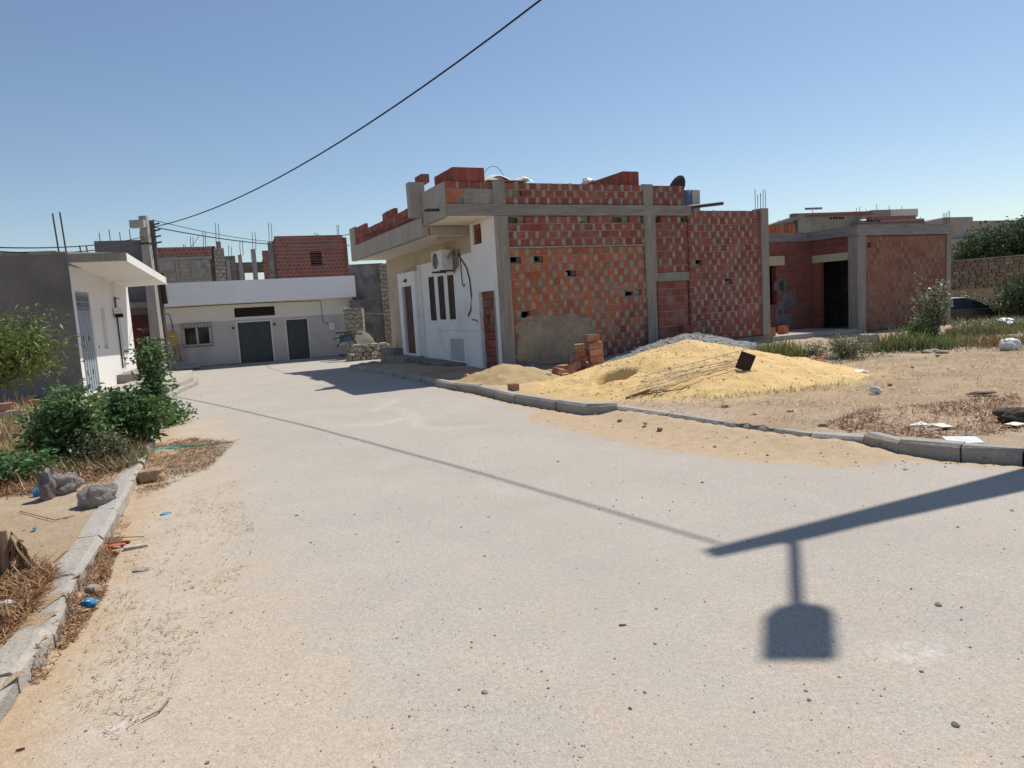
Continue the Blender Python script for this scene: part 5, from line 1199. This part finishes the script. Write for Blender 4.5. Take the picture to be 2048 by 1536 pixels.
m0 = (v0+v1+v2+v3)/4
single('steel_plate', MB().add([p-m0 for p in (v0, v1, v2, v3)]+[p-m0+nrm for p in (v0, v1, v2, v3)], [(0, 1, 2, 3)[::-1], (4, 5, 6, 7), (0, 1, 5, 4), (1, 2, 6, 5), (2, 3, 7, 6), (3, 0, 4, 7)]), m_plate, 'dark brown steel plate propped on edge at the end of the rebar cage', 'plate', m0)
# heap of bricks by the wall
hbm = {}
def hb(L=.3, w=.2, h=.14, m=m_brick_o, holes=True):
    mb = MB().box(-L/2+.012, -w/2, 0, L/2-.012, w/2, h)
    for s in (-1, 1):
        x = s*(L/2-.012); nx, nz_ = 4, 2; t = .011
        for i in range(nx+1): y = -w/2+(w-t)*i/nx; mb.box(min(x, x+s*.012), y, 0, max(x, x+s*.012), y+t, h)
        for k in range(nz_+1): z = (h-t)*k/nz_; mb.box(min(x, x+s*.0115), -w/2+.001, z+.0005, max(x, x+s*.0115), w/2-.001, z+t-.0005)
    return mb
HB = hb().mesh('hollow_brick', MAT('dusty_orange_brick', (.46, .19, .115), (.37, .14, .085), scale=6, orand=.2, stain=(.44, .35, .27), stain_scale=4, stain_amt=.8, bump=.5, groove=('Z', 16, .6)))
bp_ = [(1130, 746, .0, 0, .3, 0), (1152, 744, .0, 0, 1.2, 0), (1172, 742, .0, .3, .1, 0), (1160, 742, .15, 0, .2, .1), (1172, 742, .29, -.15, .5, .12), (1163, 742, .42, 0, 1.0, 0), (1150, 746, .02, 0, 2.0, .3), (1190, 743, .0, 0, .5, 0)]
for x, y, dz, rx_, rz_, ry_ in bp_:
    p = at(x, y); put_brick(HB, p+[0, .25, dz+.01], (rx_, ry_, rz_+HM.ang), 'dusty hollow brick in the jumbled heap at the brick wall foot', 'bricks heaped at the wall foot')
for k in range(4):
    p = at(1197, 742); put_brick(HB, p+[0, .3, .01+k*.15], (0, -.12, HM.ang-.3+random.uniform(-.1, .1)), 'hollow brick in the leaning column of the wall-foot heap', 'bricks in the leaning column')
put_brick(HB, at(1188, 742)+[0, .28, .63], (0, .05, HM.ang), 'hollow brick lying flat on top of the leaning brick column', None)
def rubble(name, label, mat, px_list, s, group=None, cat='rubble', fl=.6, seed=0):
    for k, (x, y) in enumerate(px_list):
        p = at(x, y); ss = s*random.uniform(.7, 1.3); single(name, MB().rough((0, 0, ss*fl*.3), (ss*1.3, ss, ss*fl), seed+k*1.7, 2, .4, None, .2), mat, label, cat, p, (0, 0, random.uniform(0, 6)), group)
rubble('rubble_lump', 'pale plaster lump among the debris left of the brick heap', m_stone, [(1088, 750), (1100, 747), (1112, 750), (1121, 746), (1105, 752), (1132, 753), (1075, 752), (1095, 755)], .16, 'plaster lumps by the brick heap', 'rubble', .7, 3)
put_brick(HB, at(1020, 783)+[0, 0, -.02], (0, math.pi/2, .4), 'brick stood on end showing dark holes behind the kerb', None)
p = at(935, 761); single('ball', MB().rough((0, 0, .07), (.15, .15, .15), 0, 4, 0.0, None, 0.0), m_orange, 'small orange ball on the pavement by the white wall', 'ball', p, smooth=True)
# brick and blocks by the dark grey wall
for k, (x, y, dz, rot, lab) in enumerate([(68, 800, .16, (0, -math.pi/2, .2), 'orange brick standing on end on top of the low brick row'), (60, 805, .0, (0, 0, .1), 'orange brick lying under the upright one by the grey wall'), (75, 812, .0, (0, 0, .5), 'orange brick lying askew at the end of the low row'), (20, 832, .0, (0, 0, 1.3), 'orange brick turned end-on beside the grey block'), (8, 838, .15, (0, 0, .4), 'orange brick on top at the verge edge of the row'), (5, 840, .0, (0, 0, .2), 'orange brick at the bottom of the verge edge'), (197, 832, .05, (.3, .4, .9), 'broken orange brick leaning beside the doorstep')]):
    q = G(x, y, .09)
    put_brick(HB, (q[0], q[1], tz(q[0], q[1])+dz+(.15 if rot[1] else 0)), rot, lab, None)
q = G(33, 838, .09); single('concrete_block', MB().box(-.17, -.1, 0, .17, .1, .17, .02), m_stone, 'pale grey concrete block beside the orange bricks', 'block', (q[0], q[1], tz(q[0], q[1])), (0, 0, .15))
q = at(301, 828); single('wooden_stake', MB().tube([(0, 0, -.05), (.06, .02, .34)], [.045, .035], 5), m_wood, 'split wooden stake standing in the tall bush', 'stake', q)
# litter on the left
def bag(name, label, mat, x, y, size, seed, amp=.35, cat='plastic bag'):
    p = at(x, y); single(name, MB().rough((0, 0, size[2]*.4), size, seed, 9, amp, None, .08), mat, label, cat, p, (0, 0, seed), smooth=True)
bag('plastic_bag', 'crumpled grey plastic bag lying against the kerb back', m_plastic_g, 200, 1008, (.34, .26, .2), 1.3)
bag('plastic_bag', 'pale grey torn bag among the dry weeds', m_plastic_g, 130, 988, (.26, .2, .22), 4.1, .5)
bag('plastic_bag', 'dark torn bag twisted upright in the weeds', MAT('dark_bag', (.12, .1, .1), (.2, .18, .17), rough=.4, scale=8), 97, 1000, (.16, .14, .3), 2.2, .5)
bag('plastic_bag', 'small blue scrap of bag in the dry weeds', m_plastic_b, 77, 990, (.09, .08, .07), 5.1, .5)
bag('plastic_bag', 'bright blue crumpled bag at the near kerb foot', m_plastic_b, 178, 1212, (.085, .06, .045), 6.3, .6)
bag('plastic_bag', 'flat pale blue wrapper on the road margin', m_plastic_b, 332, 1028, (.10, .05, .015), 7.3, .3)
bag('plastic_bag', 'tiny blue scrap on the bare verge', m_plastic_b, 70, 1058, (.05, .03, .02), 8.3, .3)
bag('plastic_bag', 'white wrapper in the straw beside the kerb joint', m_plastic_w, 15, 1215, (.12, .06, .04), 9.1, .5)
bag('plastic_bag', 'white plastic bag full of air on the far lot', m_plastic_w, 2018, 703, (.4, .32, .3), 3.3, .2)
bag('plastic_bag', 'small clear wrapper on the bare lot right of the sand', m_plastic_w, 1752, 786, (.16, .1, .09), 1.9, .5)
bag('plastic_bag', 'faint violet wrapper behind the sand heap toe', m_plastic_w, 1716, 747, (.3, .2, .07), 2.9, .5)
bag('plastic_bag', 'pale bag scraps below the far weeds', m_plastic_w, 2010, 652, (.7, .4, .25), 4.4, .6)
p = at(305, 962); single('rock', MB().rough((0, 0, .05), (.26, .18, .17), 2.5, 3, .4, None, .15), m_rock_o, 'tan angular rock at the kerb foot', 'rock', p, (0, 0, .3))
for k, (x, y, s, lab) in enumerate([(185, 1185, .07, 'round pale stone by the near kerb joint'), (232, 1108, .05, 'small tan stone by the brick shards'), (235, 1100, .045, 'second tan stone touching the brick shards')]):
    single('stone', MB().rough((0, 0, s*.3), (s*1.2, s, s*.8), k+.5, 2, .3, None, .1), m_stone if k == 0 else m_rock_o, lab, 'stone', at(x, y))
for k, (x, y, rz_, m, lab) in enumerate([(238, 1086, .2, m_brick_o, 'dark red brick shard at the kerb foot'), (225, 1094, .6, m_brick_o, 'orange brick shard under the dark one'), (272, 1097, .5, m_stone, 'long pale stone flake beside the brick shards'), (283, 1142, .3, m_stone, 'pale flat flake on the road margin'), (178, 1222, .9, m_rock_o, 'thin red brick sliver by the blue bag'), (40, 1503, .6, m_brick, 'tiny red brick chip on the near road'), (1245, 1252, .2, m_brick, 'tiny red brick chip in the middle of the road')]):
    s = .08 if k < 3 else .05 if k < 5 else .014
    single('shard', MB().box(-s, -.25*s, 0, s, .3*s, .22*s, .008), m, lab, 'shard', at(x, y), (0, .05, rz_))
gr_ = [[(300, 903), (345, 896), (400, 893), (465, 886)], [(305, 900), (350, 902), (395, 895), (440, 891)], [(310, 905), (360, 899), (410, 897)]]
for k, q in enumerate(gr_):
    single('green_cord', MB().tube([(at(*p)[0], at(*p)[1], at(*p)[2]+.02+.01*k) for p in q], .006, 4), m_ropeg, ('longest green nylon cord strand lying from the kerb onto the road', 'green nylon cord strand looped beside the longest one', 'short green nylon cord strand nearest the tan rock')[k], 'cord')
q = [(135, 1130), (155, 1108)]; single('green_cord', MB().tube([(at(*p)[0], at(*p)[1], at(*p)[2]+.01) for p in q], .004, 4), m_ropeg, 'tiny green cord end on the bare verge', 'cord')
# litter on the right lot
p = at(1925, 888); single('tile', MB().box(-.14, -.1, .02, .14, .1, .045, .004), m_plastic_w, 'white ceramic tile lying on the lot near the kerb', 'tile', p, (.12, .0, -.25))
for k, (x, y, w_, lab) in enumerate([(1862, 852, .16, 'white board scrap on the brown litter'), (1835, 853, .12, 'smaller white scrap beside the board scrap'), (1885, 858, .1, 'white plaster flake by the board scrap'), (2030, 852, .15, 'pale scrap at the burnt heap edge')]):
    single('board_scrap', MB().box(-w_*.8, -.05, 0, w_*.8, .05, .025, .02), m_cream, lab, 'scrap', at(x, y), (0, .05, .2*k))
b0 = at(2030, 845)
single('burnt_heap', MB().rough((0, 0, .08), (.36, .26, .15), 3.3, 8, .35, None, .05), MAT('charred_rubbish', (.05, .042, .038), (.14, .11, .09), scale=9, bump=1, bscale=25, bdist=.05), 'charred heap of rubbish on the dry lot', 'rubbish heap', b0)
b0 = at(1962, 788); single('ash_patch', MB().rough((0, 0, .01), (.36, .15, .035), 6.3, 5, .25, None, .05), bpy.data.materials['charred_rubbish'], 'small flat black ash patch on the bare lot', 'ash', b0)
rubble('lot_stone', 'stone lying loose on the bare dry lot', m_clod, [(1825, 735), (1875, 712), (1450, 815), (1580, 825), (1645, 852), (1510, 830), (1290, 848), (1320, 860), (1905, 745), (1700, 862), (1240, 842), (1780, 770)], .065, 'stones on the bare lot', 'stone', .6, 40)
rubble('white_shard', 'white plaster shard below the terrace shrubs', m_stone, [(1660, 718), (1640, 722), (1700, 716), (1855, 706), (1870, 703), (1885, 707), (1740, 690)], .17, 'white shards below the shrubs', 'rubble', .45, 60)
p = at(1738, 683); single('rock', MB().rough((0, 0, .08), (.5, .3, .26), 9.5, 3, .2), m_stone, 'large pale rock at the terrace corner', 'rock', p)
put_brick(HB, at(1905, 668)+[0, 0, 0], (0, -math.pi/2, .3), 'lone brick standing on end by the brick house corner', None)
single('drain_grate', MB().box(-.15, -.05, 0, .15, .05, .06, .01), m_iron, 'dark scrap on the pavement strip by the white house', 'scrap', FH.w(7.6, -.35, -.33), (0, 0, FA))

# ------------------------------------------------------------------ parked car
cp_ = np.array((22.35, 35.2)); ca_ = math.radians(-8)
car = thing('parked_car', 'black hatchback parked beyond the unfinished house, half hidden by weeds', 'car', (cp_[0], cp_[1], tz(*cp_)+.02), ca_)
side = [(-2.0, .35), (-2.05, .75), (-1.95, .95), (-1.75, 1.02), (.85, .95), (1.55, .88), (1.95, .75), (2.05, .55), (2.03, .3), (1.6, .24), (-1.7, .24)]
mb = MB(); n = len(side)
for y, k in ((-.84, .97), (-.78, 1.0), (.78, 1.0), (.84, .97)):
    for x, z in side: mb.v.append((x*k, y, z if abs(y) < .8 else .3+(z-.3)*.92))
for r in range(3): mb.f += [(r*n+i, r*n+(i+1) % n, (r+1)*n+(i+1) % n, (r+1)*n+i) for i in range(n)]
mb.f += [tuple(range(n))[::-1], tuple(range(3*n, 4*n))]; mb.obj('body', m_carpaint, car)
cab = [(-1.85, .98), (-1.55, 1.38), (-1.0, 1.47), (-.1, 1.47), (.35, 1.35), (1.0, .95)]
mb = MB(); n = len(cab)
for y, k in ((-.80, 0), (-.62, 1), (.62, 1), (.80, 0)):
    for x, z in cab: mb.v.append((x, y, z if k else .95+(z-.95)*.12 if z > 1 else z))
mb.v = []
for sgn in (-1, 1):
    for x, z in cab: mb.v.append((x, sgn*(.80-.3*(z-.95)), z))
mb.f = [tuple(range(n))[::-1] if False else tuple(range(n)), tuple(range(n, 2*n))[::-1]]+[(i, n+i, n+(i+1) % n, (i+1) % n) for i in range(n)]
mb.obj('cabin', m_carpaint, car)
def carwin(pts, sgn):
    w_ = MB(); ps = [(x, sgn*(.812-.3*(z-.95)), z) for x, z in pts]; w_.add(ps+[(x, y-sgn*.01, z) for x, y, z in ps], [tuple(range(len(ps))), tuple(range(len(ps), 2*len(ps)))[::-1]]); w_.obj('window', m_glass, car)
for sg in (-1, 1):
    carwin([(-.05, 1.0), (-.05, 1.4), (.3, 1.3), (.8, 1.0)], sg); carwin([(-1.0, 1.0), (-1.0, 1.4), (-.12, 1.4), (-.12, 1.0)], sg); carwin([(-1.65, 1.02), (-1.45, 1.34), (-1.07, 1.4), (-1.07, 1.0)], sg)
MB().add([(.4, -.62, 1.34), (.4, .62, 1.34), (1.0, .74, .985), (1.0, -.74, .985)], [(0, 3, 2, 1)]).obj('windscreen', m_glass, car)
MB().box(-1.4, -.66, 1.47, .0, .66, 1.49).obj('roof_panel', m_alu, car)
for x in (-1.3, 1.3):
    for sg in (-1, 1):
        w_ = MB().tube([(x, sg*.68, .3), (x, sg*.86, .3)], .31, 18).obj('wheel', m_tyre, car); MB().tube([(x, sg*.86, .3), (x, sg*.875, .3)], .19, 12).obj('rim', m_alu, w_)
for sg in (-1, 1): MB().rough((1.85, sg*.6, .72), (.3, .3, .14), 1, 2, 0).obj('headlight', m_plastic_w, car); MB().box(.72, sg*.82-.05, .98, .86, sg*.95, 1.08).obj('mirror', m_carpaint, car)

# ------------------------------------------------------------------ far right: wall, trees, houses beyond
SF = Frame((18.5, 41.5), math.radians(-4))
ro5 = SF.pt(1975, 560)[0]
sw_ = thing('stone_wall', 'long brown stone boundary wall behind the parked car', 'wall', SF.w(ro5, 0), SF.ang)
a0 = SF.pt(1880, 560)[0]-ro5; zt0 = SF.pt(1905, 523)[1]; zt1 = SF.pt(2048, 511)[1]; random.seed(9)
MB().add([(a0, .06, -1.6), (9, .06, -1.6), (9, .4, -1.6), (a0, .4, -1.6), (a0, .06, zt0-.05), (9, .06, zt1+.1), (9, .4, zt1+.1), (a0, .4, zt0-.05)], [(3, 2, 1, 0), (4, 5, 6, 7), (0, 1, 5, 4), (1, 2, 6, 5), (2, 3, 7, 6), (3, 0, 4, 7)]).obj('core', m_clod, sw_)
m_wst = MAT('brown_wall_stone', (.27, .20, .145), (.19, .14, .10), scale=6, orand=.3, bump=.6)
for r in range(12):
    x = a0+random.uniform(0, .2); zz_ = .1+r*.21
    while x < 4.6:
        l = random.uniform(.3, .6); tz_ = zt0+(zt1-zt0)*(x-a0)/(4.0-a0)
        if zz_+.1 < tz_ and r >= 4: MB().rough((x+l/2, .04+random.uniform(-.03, .02), zz_+.1), (l*1.05, .2, .22), random.random()*60, 0, .2).obj('stone', m_wst, sw_)
        x += l
MB().add([(a0, -.02, zt0-.02), (9, -.02, zt1+.13), (9, .42, zt1+.13), (a0, .42, zt0-.02), (a0, -.02, zt0+.05), (9, -.02, zt1+.2), (9, .42, zt1+.2), (a0, .42, zt0+.05)], [(3, 2, 1, 0), (4, 5, 6, 7), (0, 1, 5, 4), (1, 2, 6, 5), (2, 3, 7, 6), (3, 0, 4, 7)]).obj('coping', m_conc, sw_)
c = P3(2035, 500, 57); tree('dense_tree', 'dark dense tree rising behind the stone wall', (c[0], c[1], -1.4), 3.6, (0, 0, 5.2), (3.2, 2.2, 1.5), 75, 120, .30, m_leaf_d, seed=12, tr=.16)
c = P3(1965, 520, 57); tree('dense_tree', 'lower spreading tree behind the stone wall beside the grey building', (c[0], c[1], -1.4), 3.4, (0, 0, 4.4), (1.6, 1.5, .9), 45, 100, .28, m_leaf_d, seed=13, tr=.14)
c = P3(2078, 590, 41); tree('dense_tree', 'green tree in front of the stone wall with branches to the ground', (c[0], c[1], -1.3), .9, (0, 0, 1.9), (1.7, 1.4, 1.5), 55, 100, .2, m_leaf_d, seed=14, tr=.1)
for k, (x, y, h, rx_) in enumerate([(1925, 612, 1.35, 1.0), (1962, 612, 1.2, 1.0), (1990, 616, .9, .8), (1910, 605, 1.1, .7)]):
    p = P3(x, y, 44.6 if k != 1 else 43.8); bush('scrub_bush', 'olive scrub bush growing up the stone wall', (p[0], p[1], -1.3), h+1.0, rx_*1.4, .6, 40, 55, .16, m_leaf_o, group='scrub along the stone wall', spread=.2)
GF = Frame((26, 60), math.radians(20)); ro6 = GF.pt(1950, 500)[0]
gb = thing('far_grey_building', 'plain grey rendered building with stepped roofline beyond the trees', 'building', GF.w(ro6, 0), GF.ang)
m_fgrey = MAT('far_grey_render', (.36, .335, .31), (.31, .29, .27), scale=.6, bump=.1)
bx(GF, ro6, MB(), 1894, 434, 1945, 560, .0, 6, z0=-.6, j=0).obj('wall', m_fgrey, gb)
bx(GF, ro6, MB(), 1945, 438, 2300, 560, .05, 6, z0=-.6, j=0).obj('wall', m_fgrey, gb)
bx(GF, ro6, MB(), 1930, 490, 1948, 499, -.06, .0, j=0).obj('window', m_black, gb)
bx(GF, ro6, MB(), 1900, 478, 1950, 488, -.5, .0, j=0).obj('canopy', m_fgrey, gb)
a = [GF.pt(1838, 448)[0]-ro6, GF.pt(1894, 434)[0]-ro6]; z_ = [GF.pt(1838, 446)[1], GF.pt(1894, 434)[1]]
MB().prism([(a[0], -.6), (a[1]-.02, -.6), (a[1]-.02, z_[1]), (a[0], z_[0])], 'y', .1, 5).obj('wing', m_fgrey, gb)
QF = Frame((11, 42), math.radians(14)); ro7 = QF.pt(1690, 460)[0]
qb = thing('far_brick_house', 'far unfinished house with red brick bands and grey walls behind the right-hand house', 'building', QF.w(ro7, 0), QF.ang)
bx(QF, ro7, MB(), 1596, 432, 1720, 560, .0, .3, z0=-.3).obj('wall', m_conc, qb)
bx(QF, ro7, MB(), 1586, 424.5, 1745, 432, -.05, .3).obj('brick_band', m_fbrick, qb)
bx(QF, ro7, MB(), 1715, 439, 1848, 560, -.5, -.1, z0=-.3).obj('wall', m_conc, qb)
bx(QF, ro7, MB(), 1742, 432, 1832, 439, -.5, -.1).obj('brick_band', m_fbrick, qb)
bx(QF, ro7, MB(), 1712, 444, 1850, 448, -.56, -.4).obj('brick_band', m_fbrick, qb)
for k in range(5): bx(QF, ro7, MB(), 1660+k*6.2, 434, 1664+k*6.2, 438, -.02, .05, j=.03).obj('hole_shade', m_black, qb)  # solid black blocks on the face, colouring in the shade of holes
for k in range(5): bx(QF, ro7, MB(), 1730+k*6.2, 440.5, 1734.5+k*6.2, 443.5, -.53, -.4, j=.02).obj('hole_shade', m_black, qb)  # more black blocks, the darkness of holes put in as colour
bx(QF, ro7, MB(), 1745, 419.5, 1782, 432, .4, 2, j=0).obj('roof_room', m_fgrey, qb)
bx(QF, ro7, MB(), 1782, 418, 1836, 434, .35, 2, j=0).obj('roof_room', m_cream, qb)
a = [QF.pt(1540, 447)[0]-ro7, QF.pt(1606, 426)[0]-ro7]; z_ = [QF.pt(1540, 446)[1], QF.pt(1606, 427)[1]]
MB().prism([(a[0]-1.2, z_[0]-.65), (a[1], z_[1]-.25), (a[1], z_[1]), (a[0]-1.2, z_[0]-.4)], 'y', -.1, .6).obj('roof_edge', m_conc, qb)
bx(QF, ro7, MB(), 1560, 440, 1596, 560, .3, .5, z0=-.3).obj('wall', m_conc, qb)
for k in range(7): bx(QF, ro7, MB(), 1536+k*8, 449+(0 if k > 2 else 2), 1543+k*8, 468, -.3, .1, j=.02).obj('upright_brick', m_brick_o, qb)
rebars(QF, ro7, qb, [(1628, 419, 425), (1716, 415, 425), (1722, 413, 425), (1757, 408, 420), (1782, 410, 419), (1807, 412, 418), (1735, 417, 425), (1845, 433, 440)], 0)
bx(QF, ro7, MB(), 1612, 415, 1645, 419, .1, .2).obj('roof_pipe', m_conc, qb)

# pink brick rubble behind the grass clump, bag on the roof, a tossed tyre scrap
random.seed(77)
pts = []
for _ in range(420):
    p = G(random.uniform(1592, 1650), random.uniform(703, 724), .1); pts.append((p[0], p[1], tz(p[0], p[1])+random.uniform(0, .05)))
chips('brick_rubble', 'pinkish crushed brick rubble behind the grass clump', MAT('crushed_brick', (.46, .25, .18), (.38, .2, .14), scale=9, irand=.25), pts, .02, .06)
single('plastic_bag', MB().rough((0, 0, .06), (.36, .26, .2), 5.5, 7, .4, None, .1), m_plastic_w, 'crumpled white bag on top of the long brick row on the roof', 'plastic bag', HM.w(3.85, 2.0, 4.8), (0, 0, .4), smooth=True)
for k, (x, y, rz_) in enumerate(((1142, 750, 1.9), (1120, 752, .7), (1200, 748, 2.4))):
    p = at(x, y); put_brick(HB, p+[0, .1, .0], (.5*k-.3, .25, rz_), ('broken brick tipped over at the edge of the jumbled heap', 'brick lying apart among the pale plaster lumps', 'brick lying flat in front of the leaning column')[k], None)
